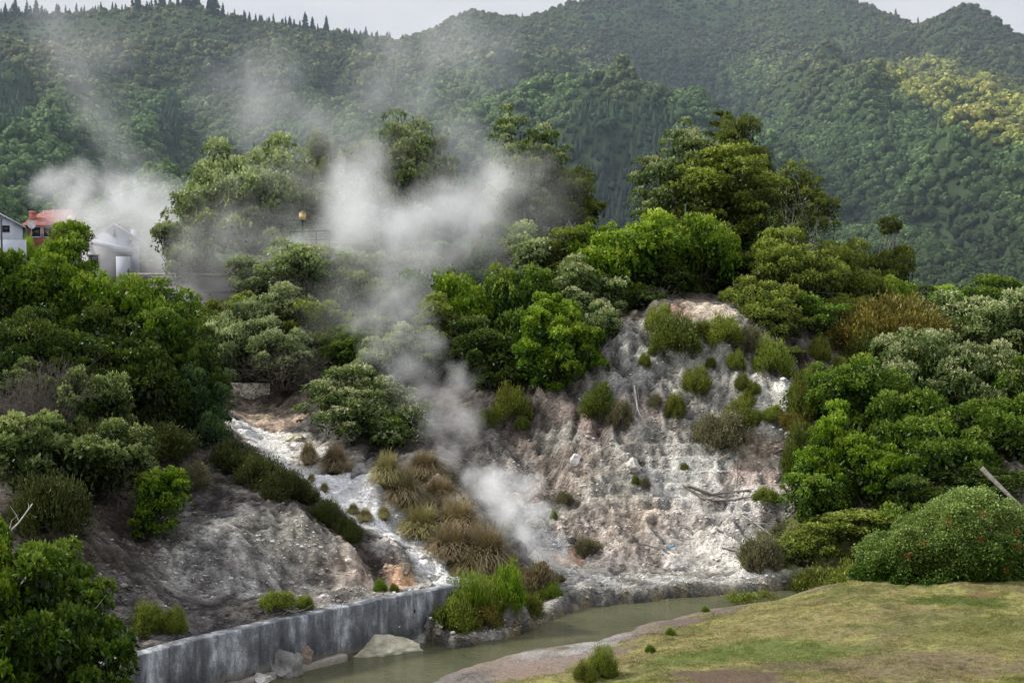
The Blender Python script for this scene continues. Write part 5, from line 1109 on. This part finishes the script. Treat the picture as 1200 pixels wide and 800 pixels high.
def grass():
    r = np.random.default_rng(45); n = 80000; y = r.uniform(40, 59.5, n); x = (r.uniform(400, 1290, n) - 600) / F0 * y
    ii = np.searchsorted(xs, x) - 1; jj = np.searchsorted(ys, y) - 1; c = L[jj, ii]; green = (c[:, 1] / c[:, 0]); f = fbm(x * 1.5, y * 1.5, seed=88, o=4)
    ok = lawn_side[jj, ii] & (sd[jj, ii] > .9) & (green > .83) & (r.uniform(0, 1, n) < np.clip(f * 3 - .9, .1, 1)); x, y, c, f = x[ok], y[ok], c[ok], f[ok]; n = len(x)
    k = np.repeat(np.arange(n), 7); p = np.stack([x[k] + r.normal(0, .05, len(k)), y[k] + r.normal(0, .05, len(k)), np.zeros(len(k))], 1); p[:, 2] = ground(p[:, 0], p[:, 1]) - .01
    hgt = (.045 + .09 * np.clip(f - .5, 0, 1) * (r.uniform(0, 1, n) > .5) + .08 * (r.uniform(0, 1, n) > .985))[k] * r.uniform(.6, 1.4, len(k)); b = MB(); T = []
    leaves(b, T, p, r.normal(size=(len(k), 3)) * .55 + [0, 0, 1], hgt, .018, np.zeros(len(k)), r, .1)
    cc = np.repeat(np.clip(c[k] * r.uniform(.7, 1.45, (len(k), 1)), 0, 1), 4, 0)
    m, nt, out = newmat('grass_blades'); t = NT(nt); a = t.n('ShaderNodeAttribute', {'attribute_name': 'Col'}).outputs['Color']
    t.link(t.n('ShaderNodeMixShader', None, i0=.25, i1=t.n('ShaderNodeBsdfDiffuse', None, Color=a).outputs[0], i2=t.n('ShaderNodeBsdfTranslucent', None, Color=a).outputs[0]).outputs[0], out.inputs[0])
    tag(b.build('grass', m, attr={'Col': cc}), 'short patchy grass growing on the lawn', 'grass', kind='stuff')
grass()

# ------------------------------------------------------------ dead wood
def stick(name, pts, rad, mat, label, cat='branch', lift=.05, twigs=0, group=None):
    """pts: (px, py, Y or None)"""
    r = np.random.default_rng(int(pts[0][0] * 3 + pts[0][1])); Q_ = np.array([(hit(a, b_) + [0, 0, lift]) if Y is None else P(a, b_, Y) for a, b_, Y in pts]); o0 = Q_[0].copy(); q = Q_ - o0
    if len(q) == 2: q = np.array([q[0], q.mean(0) + r.normal(0, .05, 3), q[1]])
    b = MB(); n = len(q); b.tube(q, np.linspace(rad, rad * .55, n), 7)
    for k in range(twigs):
        i = r.integers(0, n - 1); a = q[i] + (q[i + 1] - q[i]) * r.uniform(); d = (q[-1] - q[0]) * r.uniform(.15, .4) + r.normal(size=3) * .3; b.tube([a, a + d * .5 + r.normal(size=3) * .05, a + d], [rad * .4, rad * .3, rad * .1], 4)
    return tag(b.build(name, mat, None, o0, smooth=True), label, cat, group)
stick('log', [(1150, 548, 59.5), (1172, 570, 59.1), (1205, 602, 58.6)], .12, PALEBARK, 'pale leaning log above the flowering hedge', 'log')
stick('log', [(843, 531, None), (866, 522, None)], .09, m_simple('charred_wood', (.04, .033, .03), .9), 'dark short log lying under the largest heath bush', 'log', .12)
stick('branch', [(870, 606, None), (885, 615, None), (904, 629, None)], .035, ASH, 'curved bleached stick on the white lower cliff', twigs=2)
stick('branch', [(806, 574, None), (835, 583, None), (878, 577, None)], .07, TWIG, 'long grey branch at the base of the rock ledges', twigs=6, lift=.12)
stick('branch', [(800, 572, None), (822, 588, None), (850, 592, None)], .05, TWIG, 'thin grey branch crossing below the long one', twigs=5, lift=.1)
stick('branch', [(835, 590, None), (860, 588, None), (882, 584, None)], .05, TWIG, 'short grey branch beneath the end of the long one', twigs=4, lift=.08)
stick('branch', [(861, 543, None), (863, 574, None)], .04, TWIG, 'upright grey branch against the rock ledges', twigs=2, lift=.1)
stick('branch', [(846, 644, None), (882, 652, None)], .04, TWIG, 'dark thin stick at the foot of the cliff', twigs=2)
stick('branch', [(746, 640, None), (772, 646, None)], .035, TWIG, 'short stick beside the scree boulder', twigs=1)
stick('branch', [(743, 458, None), (747, 485, None), (755, 505, None)], .05, ASH, 'upright white branch rising from the bleached tangle', twigs=5, lift=.25)
stick('branch', [(678, 472, None), (692, 488, None)], .03, ASH, 'short white branch below the overhanging bush', twigs=3, lift=.2)
stick('branch', [(2, 632, 42.0), (22, 612, 42.5), (38, 590, 43.2)], .03, ASH, 'pale forked branch sticking out over the corner bush', twigs=4)
stick('branch', [(50, 760, 39), (75, 735, 39.5), (110, 716, 40.0)], .02, ASH, 'thin pale branch showing inside the corner bush', twigs=3)
stick('branch', [(332, 716, None), (352, 722, None), (362, 726, None)], .04, PALEBARK, 'driftwood branch on the wall top by the mat plant', twigs=3)
stick('branch', [(60, 540, 52), (20, 572, 51)], .035, TWIG, 'grey branch hanging under the silver green bush', twigs=4)
stick('stump', [(783, 376, 74.6), (785, 356, 74.6)], .09, m_simple('black_stump', (.03, .026, .024), .9), 'thin black stump standing on the cliff top', 'stump')

# ------------------------------------------------------------ houses and street things on the plateau
WHITE_W = m_simple('white_render', (.52, .56, .62), .85, .2, .8, .08); PINKW = m_simple('pink_render', (.36, .15, .12), .85, .2, .8, .12); ROOFM = m_simple('red_roof_tiles', (.30, .115, .10), .85, .2, 2.0, .2, .4)
ROOFW = m_simple('pale_roof', (.40, .42, .46), .8, .2, 1.0, .08); GLASSM = m_simple('dark_pane', (.03, .035, .04), .15, .6, 1, .1); BEIGE = m_simple('beige_render', (.50, .49, .48), .85, .2, .8, .1)
def prism(b, x0, x1, y0, y1, z0, ze, za, xa=None):
    xa = (x0 + x1) / 2 if xa is None else xa
    V = [(x0, y0, z0), (x1, y0, z0), (x1, y0, ze), (xa, y0, za), (x0, y0, ze), (x0, y1, z0), (x1, y1, z0), (x1, y1, ze), (xa, y1, za), (x0, y1, ze)]
    return b.add(V, [[0, 1, 2, 3, 4], [9, 8, 7, 6, 5], [0, 5, 6, 1], [1, 6, 7, 2], [0, 4, 9, 5], [2, 7, 8, 3], [3, 8, 9, 4]])
def roof_pair(b, x0, x1, y0, y1, ze, za, xa, th=.14, over=.25):
    for xe, s in ((x0, -1), (x1, 1)):
        sl = (za - ze) / (xa - xe); xo = xe + s * over; zo = ze + sl * (xo - xe)
        b.add([(xa, y0 - over, za + .03), (xo, y0 - over, zo + .03), (xo, y1 + over, zo + .03), (xa, y1 + over, za + .03), (xa, y0 - over, za + .03 + th), (xo, y0 - over, zo + .03 + th), (xo, y1 + over, zo + .03 + th), (xa, y1 + over, za + .03 + th)], [[0, 1, 2, 3], [7, 6, 5, 4], [0, 4, 5, 1], [1, 5, 6, 2], [2, 6, 7, 3], [3, 7, 4, 0]])
def window(parent, cx, cz, y, w, hh, frame=None):
    f = MB(); fr = .07
    for dx, dz, a, b_ in ((0, hh / 2, w + fr, fr), (0, -hh / 2, w + fr, fr), (w / 2, 0, fr, hh), (-w / 2, 0, fr, hh)): f.box((cx + dx, y - .03, cz + dz), (a, .08, b_))
    o = f.build('window', frame or m_simple('window_frame', (.5, .5, .52), .7), parent); MB().box((cx, y - .012, cz), (w - .02, .02, hh - .02)).build('pane', GLASSM, o); return o
def hx(px, Y): return (px - 600) / F0 * Y / 1.0
def hz_(py, Y): return float(P(600, py, Y)[2])
def HX(px, py, Y): return float(P(px, py, Y)[0])
def house(label, cx, Y): 
    x = HX(cx, 270, Y); gz = float(ground(x, Y)); t = empty('house', (x, Y, gz), math.atan2(-x, Y)); tag(t, label, 'house'); return t, x, gz
# white gabled house
Y = 106; t, x, gz = house('white house with a steep gable and narrow slit window in steam', 131, Y); X = lambda p: HX(p, 270, Y) - x; Z = lambda p: hz_(p, Y) - gz
prism(MB(), X(102), X(162), 0, 7, -.5, Z(282), Z(264), X(134)).build('wall', WHITE_W, t); rb = MB(); roof_pair(rb, X(102), X(162), 0, 7, Z(282), Z(264), X(134)); rb.build('roof', ROOFW, t)
window(t, X(134), Z(272.5), 0, .22, .55); window(t, X(152), Z(283), 0, .3, .3)
MB().box((X(156), 1.2, Z(277)), (.4, .4, 1.1)).build('chimney', WHITE_W, t)
Y = 100; t, x, gz = house('low outbuilding with pale sloping roof below the white gable', 122, Y); X = lambda p: HX(p, 290, Y) - x; Z = lambda p: hz_(p, Y) - gz
b = MB(); b.add([(X(97), 0, -.5), (X(153), 0, -.5), (X(153), 0, Z(299)), (X(97), 0, Z(284)), (X(97), 5, -.5), (X(153), 5, -.5), (X(153), 5, Z(299)), (X(97), 5, Z(284))], [[0, 1, 2, 3], [7, 6, 5, 4], [0, 4, 5, 1], [1, 5, 6, 2], [2, 6, 7, 3], [3, 7, 4, 0]]); b.build('wall', BEIGE, t)
b = MB(); b.add([(X(94), -.3, Z(282.8)), (X(155), -.3, Z(299)), (X(155), 5.3, Z(294)), (X(94), 5.3, Z(277.5)), (X(94), -.3, Z(279.5)), (X(155), -.3, Z(293.5)), (X(155), 5.3, Z(290)), (X(94), 5.3, Z(274.5))], [[3, 2, 1, 0], [4, 5, 6, 7], [0, 1, 5, 4], [1, 2, 6, 5], [2, 3, 7, 6], [3, 0, 4, 7]]); b.build('roof', ROOFW, t)
b = MB(); b.box((X(143), -1.3, Z(318)), (.95, 1.6, 2.1)); b.build('porch', WHITE_W, t); window(t, X(110), Z(305), 0, .7, .8)
# pink house
Y = 114; t, x, gz = house('pink house with red hipped roof and a satellite dish', 60, Y); X = lambda p: HX(p, 260, Y) - x; Z = lambda p: hz_(p, Y) - gz
MB().box(((X(33) + X(90)) / 2, 3.5, (Z(263) - .5) / 2), (X(90) - X(33), 7, Z(263) + .5)).build('wall', PINKW, t)
b = MB(); e = .35; zz = Z(264) + .03; b.add([(X(32) - e, -e, zz), (X(91) + e, -e, zz), (X(91) + e, 7 + e, zz), (X(32) - e, 7 + e, zz), (X(52), 3.5, Z(245)), (X(84), 3.5, Z(243.5)), (X(32) - e, -e, zz - .12), (X(91) + e, -e, zz - .12), (X(91) + e, 7 + e, zz - .12), (X(32) - e, 7 + e, zz - .12)], [[0, 1, 5, 4], [1, 2, 5], [2, 3, 4, 5], [3, 0, 4], [9, 8, 7, 6], [0, 6, 7, 1], [1, 7, 8, 2], [2, 8, 9, 3], [3, 9, 6, 0]]); b.build('roof', ROOFM, t)
b = MB(); b.box((X(39.5), 1.2, Z(256)), (.55, .6, 1.25)); b.box((X(39.5), 1.2, Z(249)), (.65, .7, .1)); b.build('chimney', PINKW, t)
for p, q in ((52.5, 247), (63.5, 246)): b = MB(); b.tube([(X(p), 2.6, Z(q + 5)), (X(p), 2.6, Z(q))], [.07, .07], 8); b.tube([(X(p), 2.6, Z(q)), (X(p), 2.6, Z(q) + .1)], [.11, .11], 8); b.build('flue', WHITE_W, t)
window(t, X(43), Z(272), 0, .7, .8, WHITE_W); window(t, X(56), Z(272), 0, .7, .8, WHITE_W)
b = MB(); cc_ = np.array([X(38.3), -.45, Z(263.5)]); rr_ = [.02, .15, .27, .33]; 
for a_ in range(3): pass
n = 16; V = []; 
for k, q in enumerate(rr_): V += [cc_ + [q * math.cos(i * 6.283 / n), -.02 - .45 * q * q, q * math.sin(i * 6.283 / n)] for i in range(n)]
b.add(V, [[k * n + i, k * n + (i + 1) % n, (k + 1) * n + (i + 1) % n, (k + 1) * n + i] for k in range(3) for i in range(n)]); b.tube([cc_, cc_ + [0, .45, -.15]], [.03, .03], 6); b.tube([cc_ - [0, .02, .3], cc_ + [0, -.4, 0]], [.012, .012], 5); b.build('satellite_dish', m_simple('dish_white', (.6, .6, .6), .6), t)
# white house cut by the picture edge
Y = 112; t, x, gz = house('white gabled house with blue tint cut by the picture edge', 2, Y); X = lambda p: HX(p, 265, Y) - x; Z = lambda p: hz_(p, Y) - gz
prism(MB(), X(-28), X(25), 0, 8, -.5, Z(266), Z(252), X(0)).build('wall', WHITE_W, t); rb = MB(); roof_pair(rb, X(-28), X(25), 0, 8, Z(266), Z(252), X(0)); rb.build('roof', ROOFW, t); window(t, X(6.5), Z(268), 0, .5, .45, m_simple('black_frame', (.03, .03, .035)))
b = MB(); pz = P(2, 290, 104); gz = float(ground(pz[0], 104)); H = hz_(255, 104) - gz; b.tube([(0, 0, -.2), (0, 0, H)], [.09, .07], 8); b.tube([(0, 0, H - .05), (.35, 0, H + .05)], [.05, .04], 6); tag(b.build('utility_pole', m_simple('grey_metal', (.1, .11, .12), .5), None, (pz[0], 104, gz)), 'thin grey pole in front of the edge house', 'pole')
b = MB(); a_, c_ = P(-40, 281, 106), P(30, 281, 106); gz = float(ground(-36, 106)); b.box((0, 0, (a_[2] - gz) / 2 - .2), (c_[0] - a_[0], .3, a_[2] - gz + .4)); tag(b.build('garden_wall', WHITE_W, None, ((a_[0] + c_[0]) / 2, 106, gz)), 'low white garden wall under the edge house', 'wall')
lowplant('bush', 'bush', 32, 270, 300, 20, 'heath', 'lime', 'clipped yellow green bush beside the white garden wall', None, 107)
# lamps
GREENM = m_simple('green_metal', (.03, .08, .055), .5, .4)
def lamp(px, py, Y, globe, label):
    p = P(px, py, Y); gz = float(ground(p[0], Y)); t = empty('street_lamp', (p[0], Y, gz)); tag(t, label, 'street lamp'); H = p[2] - gz
    b = MB(); b.tube([(0, 0, -.2), (0, 0, .5)], [.09, .08], 10); b.tube([(0, 0, .5), (0, 0, H - .22)], [.05, .05], 8); b.tube([(0, 0, H - .26), (0, 0, H - .2)], [.13, .15], 10); b.build('post', GREENM, t)
    hm = m_simple('lamp_housing', (.62, .46, .22) if not globe else (.62, .56, .38), .5, .3, 3, .08); b = MB()
    if globe: V, F = ico(3); b.add(V * .27 + [0, 0, H + .02], F)
    else: b.box((0, 0, H), (.34, .34, .38), taper=1.15); 
    b.build('lamp_shade', hm, t)
    if not globe: b = MB(); b.box((0, 0, H + .23), (.44, .44, .08), taper=.7); b.box((0, 0, H + .3), (.12, .12, .08)); b.build('cap', m_simple('lamp_cap', (.35, .27, .13), .5), t)
lamp(354.5, 254, 88, False, 'lantern with square amber housing on green post by the railing'); lamp(83, 257, 104, True, 'pale yellow globe lamp half hidden in steam by the pink house')
a_, c_ = P(340, 275, 88), P(386, 273, 88); gz = min(float(ground(a_[0], 88)), float(ground(c_[0], 88))); t = empty('railing', (a_[0], 88, gz)); tag(t, 'dark green railing beside the lantern at the viewpoint', 'railing'); Ln = c_[0] - a_[0]
for q, rd in ((271, .045), (281, .035)): b = MB(); z = hz_(q, 88) - gz; b.tube([(0, 0, z - .05), (Ln, 0, z + .05)], [rd, rd], 6); b.build('rail', GREENM, t)
for k in range(4): b = MB(); b.tube([(Ln * k / 3, .0, -.3), (Ln * k / 3, 0, hz_(271, 88) - gz + .02)], [.04, .04], 6); b.build('post', GREENM, t)
for px, top, bot, Y, lab in ((635.5, 212, 262, 90, 'tall thin pale green pole rising out of the rim shrubs'), (803.5, 241, 275, 83, 'short thin green pole before the tufted tree')):
    p = P(px, top, Y); gz = float(ground(p[0], Y)); b = MB(); b.tube([(0, 0, -.2), (0, 0, p[2] - gz)], [.055, .045], 8); b.tube([(0, 0, p[2] - gz), (0, 0, p[2] - gz + .08)], [.07, .05], 8); tag(b.build('pole', m_simple('pale_green_metal', (.10, .17, .15), .5), None, (p[0], Y, gz)), lab, 'pole')
# walls on the plateau
def m_stone():
    m, nt, out = newmat('cobbled_masonry'); t = NT(nt); pos = t.n('ShaderNodeNewGeometry').outputs['Position']; w = t.n('ShaderNodeVectorMath', {'operation': 'ADD'}, i0=pos, i1=t.noise(pos, 3, 2, out=1)).outputs[0]
    v = t.n('ShaderNodeTexVoronoi', None, Vector=w, Scale=2.6); ve = t.n('ShaderNodeTexVoronoi', {'feature': 'DISTANCE_TO_EDGE'}, Vector=w, Scale=2.6)
    c = t.mix(t.ramp(ve.outputs[0], [(.03, 0), (.09, 1)]), (.06, .05, .04), t.ramp(t.n('ShaderNodeSeparateColor', None, Color=v.outputs['Color']).outputs[0], [(0, (.22, .19, .15)), (.5, (.36, .33, .26)), (1, (.5, .46, .36))]))
    b = t.n('ShaderNodeBsdfPrincipled', None, Base_Color=t.mix(1.0, c, t.ramp(t.noise(pos, 5, 5), [(.3, .6), (.7, 1.2)]), 'MULTIPLY'), Roughness=.9); t.link(t.n('ShaderNodeBump', None, Strength=1, Distance=.12, Height=t.math('MINIMUM', ve.outputs[0], .15)).outputs[0], b.inputs['Normal']); t.link(b.outputs[0], out.inputs[0]); return m
def slabwall(name, pts, Y0, Y1, ztop, zbot, mat, label, th=.4, coping=None):
    x0, x1 = HX(pts[0], 400, Y0), HX(pts[1], 400, Y1); L_ = math.hypot(x1 - x0, Y1 - Y0); a = math.atan2(Y1 - Y0, x1 - x0); t = empty(name, (x0, Y0, zbot), a); tag(t, label, 'wall')
    r = np.random.default_rng(int(pts[0])); n = 26; b = MB(); u = np.linspace(0, L_, n); jt = (fbm(u * .9, u * 0 + 3, seed=4) - .5) * .25; V = []
    for k in range(n): V += [(u[k], 0, 0), (u[k], .05, ztop - zbot + jt[k]), (u[k], th, ztop - zbot + jt[k]), (u[k], th, 0)]
    b.add(V, [[i * 4 + k, (i + 1) * 4 + k, (i + 1) * 4 + (k + 1) % 4, i * 4 + (k + 1) % 4] for i in range(n - 1) for k in range(4)] + [[3, 2, 1, 0], [(n - 1) * 4 + k for k in range(4)]]); b.build('wall_body', mat, t)
    if coping: MB().box((L_ / 2, th / 2, ztop - zbot + .2), (L_, th + .16, .14)).build('coping', coping, t)
slabwall('stone_wall', (250, 316), 77.5, 78.5, hz_(449, 78), 4.8, m_stone(), 'rough cobbled stone wall above the head of the white stream')
def m_road():
    m, nt, out = newmat('banded_wall'); t = NT(nt); pos = t.n('ShaderNodeNewGeometry').outputs['Position']; mp = t.n('ShaderNodeMapping', None, Vector=pos, Scale=(.25, .25, 3)).outputs[0]
    b = t.n('ShaderNodeBsdfPrincipled', None, Base_Color=t.ramp(t.noise(mp, 1.6, 5, .6), [(.3, (.12, .108, .108)), (.5, (.19, .175, .175)), (.7, (.26, .245, .245))]), Roughness=.9); t.link(b.outputs[0], out.inputs[0]); return m
slabwall('road_wall', (150, 285), 93.5, 91.5, hz_(325, 92.5), 8.5, m_road(), 'long grey banded road wall between the houses and the stone wall', .5, m_simple('coping_stone', (.24, .23, .22), .9))
slabwall('kerb_wall', (222, 252), 86, 86, hz_(392, 86), 6.5, m_simple('bleached_wall', (.5, .47, .44), .9, .1, 2, .2), 'small pale broken wall below the grey road wall')
# ------------------------------------------------------------ steam and haze
def steam(label, blobs, dens, scale=.45, cut=.42, gain=2.2, warp=1.0, seed=0, stretch=(1, 1, 1), colr=(.985, .993, 1.0), step=1.0):
    """one bank of steam: a volume whose density swells round a chain of centres (px, py, Y, radius)"""
    Q_ = [(P(a, b, Y), r_) for a, b, Y, r_ in blobs]; ctr = np.mean([q for q, _ in Q_], 0)
    V, F = ico(3); bb = MB()
    for q, r_ in Q_: bb.add(V * r_ * 1.0 + (q - ctr), F)
    me = bb.mesh('steam')
    o = link('steam', me, None, None, ctr)
    md = o.modifiers.new('union', 'REMESH'); md.mode = 'VOXEL'; md.voxel_size = max(min(r_ for _, r_ in Q_) * .22, .25)
    dg = bpy.context.evaluated_depsgraph_get(); ev = o.evaluated_get(dg); m2 = bpy.data.meshes.new_from_object(ev); o.modifiers.clear(); o.data = m2
    m, nt, out = newmat('steam_vapour'); t = NT(nt)
    pos = t.n('ShaderNodeTexCoord').outputs['Object']
    wv = t.n('ShaderNodeVectorMath', {'operation': 'SCALE'}, i0=t.n('ShaderNodeVectorMath', {'operation': 'SUBTRACT'}, i0=t.noise(pos, scale * .45, 2, .5, 0, 1), i1=(.5, .5, .5)).outputs[0], Scale=warp / scale).outputs[0]
    wp = t.n('ShaderNodeVectorMath', {'operation': 'ADD'}, i0=pos, i1=wv).outputs[0]
    f = None
    for q, r_ in Q_:
        d = t.n('ShaderNodeVectorMath', {'operation': 'DISTANCE'}, i0=wp, i1=tuple(q - ctr)).outputs['Value']
        k = t.math('MULTIPLY_ADD', d, -1 / (r_ * .96), 1.0); f = k if f is None else t.math('SMOOTH_MAX', f, k, .25)
    # fade before the hull is reached
    g = None
    for q, r_ in Q_:
        d = t.n('ShaderNodeVectorMath', {'operation': 'DISTANCE'}, i0=pos, i1=tuple(q - ctr)).outputs['Value']
        k = t.math('MULTIPLY_ADD', d, -1 / (r_ * .97), 1.0); g = k if g is None else t.math('MAXIMUM', g, k)
    mp = t.n('ShaderNodeMapping', None, Vector=wp, Scale=stretch, Location=(seed * 3.1, seed * 1.7, seed)).outputs[0]
    n = t.noise(mp, scale, 6, .62)
    v = t.math('SUBTRACT', t.math('ADD', t.math('MULTIPLY', f, .55), n), cut + .28)
    v = t.math('MULTIPLY', v, gain, clamp=True); v = t.math('MULTIPLY', v, t.math('MULTIPLY', g, 5.0, clamp=True)); v = t.math('POWER', v, 1.4)
    pv = t.n('ShaderNodeVolumePrincipled', None, Color=(*colr, 1), Density=t.math('MULTIPLY', v, dens), Anisotropy=.0)
    t.link(pv.outputs[0], out.inputs['Volume']); m.cycles.volume_step_rate = step; m.cycles.homogeneous_volume = False
    m2.materials.clear(); m2.materials.append(m); tag(o, label, 'steam', kind='stuff'); return o
steam('thick white steam bank drifting over the plateau', [(590, 215, 87, 4.6), (545, 245, 87, 5.6), (480, 268, 87, 6.0), (420, 268, 87, 5.4), (390, 300, 87, 4.2), (410, 215, 88, 4.6), (345, 300, 87, 3.6), (500, 300, 86, 3.8)], .85, .36, .40, 1.5, seed=1, stretch=(1, 1, .8))
steam('white steam cloud in front of the white gabled house', [(140, 235, 99, 4.6), (125, 268, 97, 3.2), (100, 225, 99, 3.2), (172, 250, 98, 4.6), (195, 290, 96, 4.6), (235, 310, 95, 4.2), (165, 215, 99, 3.4), (85, 255, 101, 2.6), (60, 215, 103, 2.6)], .85, .32, .37, 1.5, seed=2)
steam('thin steam veil over the large domed tree', [(270, 265, 91, 4.2), (235, 300, 90, 4.4), (300, 285, 90, 4.4), (335, 262, 91, 3.6), (330, 215, 92, 3.2)], .34, .42, .33, 1.3, seed=3)
steam('tall faint steam wisps rising before the mountain', [(300, 125, 100, 6.4), (270, 95, 101, 5.0), (350, 150, 99, 6.0), (400, 160, 98, 5.6), (440, 185, 96, 4.6), (330, 90, 101, 4.6)], .20, .36, .41, 1.4, seed=4, stretch=(1, 1, .7))
steam('faint steam column drifting high before the far ridge', [(520, 60, 104, 6.4), (500, 105, 102, 6.0), (525, 150, 100, 5.2), (535, 190, 96, 4.6), (460, 60, 104, 5.4), (575, 60, 105, 5.4), (540, 25, 106, 4.4), (450, 110, 102, 5.0)], .17, .36, .41, 1.4, seed=5, stretch=(1, 1, .7))
steam('faint steam wisp high before the darker end of the ridge', [(65, 45, 110, 5.2), (85, 90, 109, 4.6), (60, 12, 111, 4.4), (110, 125, 108, 3.4), (125, 60, 109, 4.8), (150, 190, 105, 4.0), (130, 155, 106, 3.6)], .17, .36, .40, 1.4, seed=6, stretch=(1, 1, .7))
steam('grey steam wisp climbing through the rim thicket', [(478, 380, 71, 2.5), (452, 408, 71, 2.1), (480, 428, 70.5, 2.3), (505, 400, 71, 2.0), (490, 462, 70, 2.2), (440, 365, 73, 2.3), (470, 345, 74, 2.2)], .60, .85, .37, 1.5, seed=7, colr=(.88, .885, .90))
steam('bright steam puff below the rim thicket', [(540, 445, 68, 1.7), (532, 475, 68, 1.9), (512, 500, 68, 1.7), (550, 500, 67, 1.5), (522, 535, 67, 1.7)], .80, .95, .38, 1.6, seed=8)
steam('steam plume pouring out of the lower vent', [(634, 658, 59.2, 1.2), (616, 632, 59.6, 1.5), (600, 602, 60.6, 1.5), (582, 574, 62, 1.7), (560, 562, 63.3, 1.3), (614, 575, 62, 1.4), (655, 655, 59.4, .8), (625, 600, 60.8, 1.1)], 1.9, .95, .34, 1.7, seed=9)
steam('soft mist hanging over the rim shrubs', [(600, 270, 85, 3.8), (640, 240, 86, 3.6), (560, 300, 83, 3.6), (450, 330, 80, 3.6), (400, 350, 80, 3.6), (500, 335, 80, 3.4)], .15, .42, .33, 1.4, seed=10)
b = MB(); b.box((0, 1520, 250), (3000, 2500, 640))
m, nt, out = newmat('valley_haze'); t = NT(nt); pv = t.n('ShaderNodeVolumeScatter', None, Color=(.66, .82, 1.0, 1), Density=.00011, Anisotropy=.0); t.link(pv.outputs[0], out.inputs['Volume']); m.cycles.homogeneous_volume = True
tag(b.build('haze', m), 'thin blue haze filling the valley before the mountain', 'haze', kind='stuff')
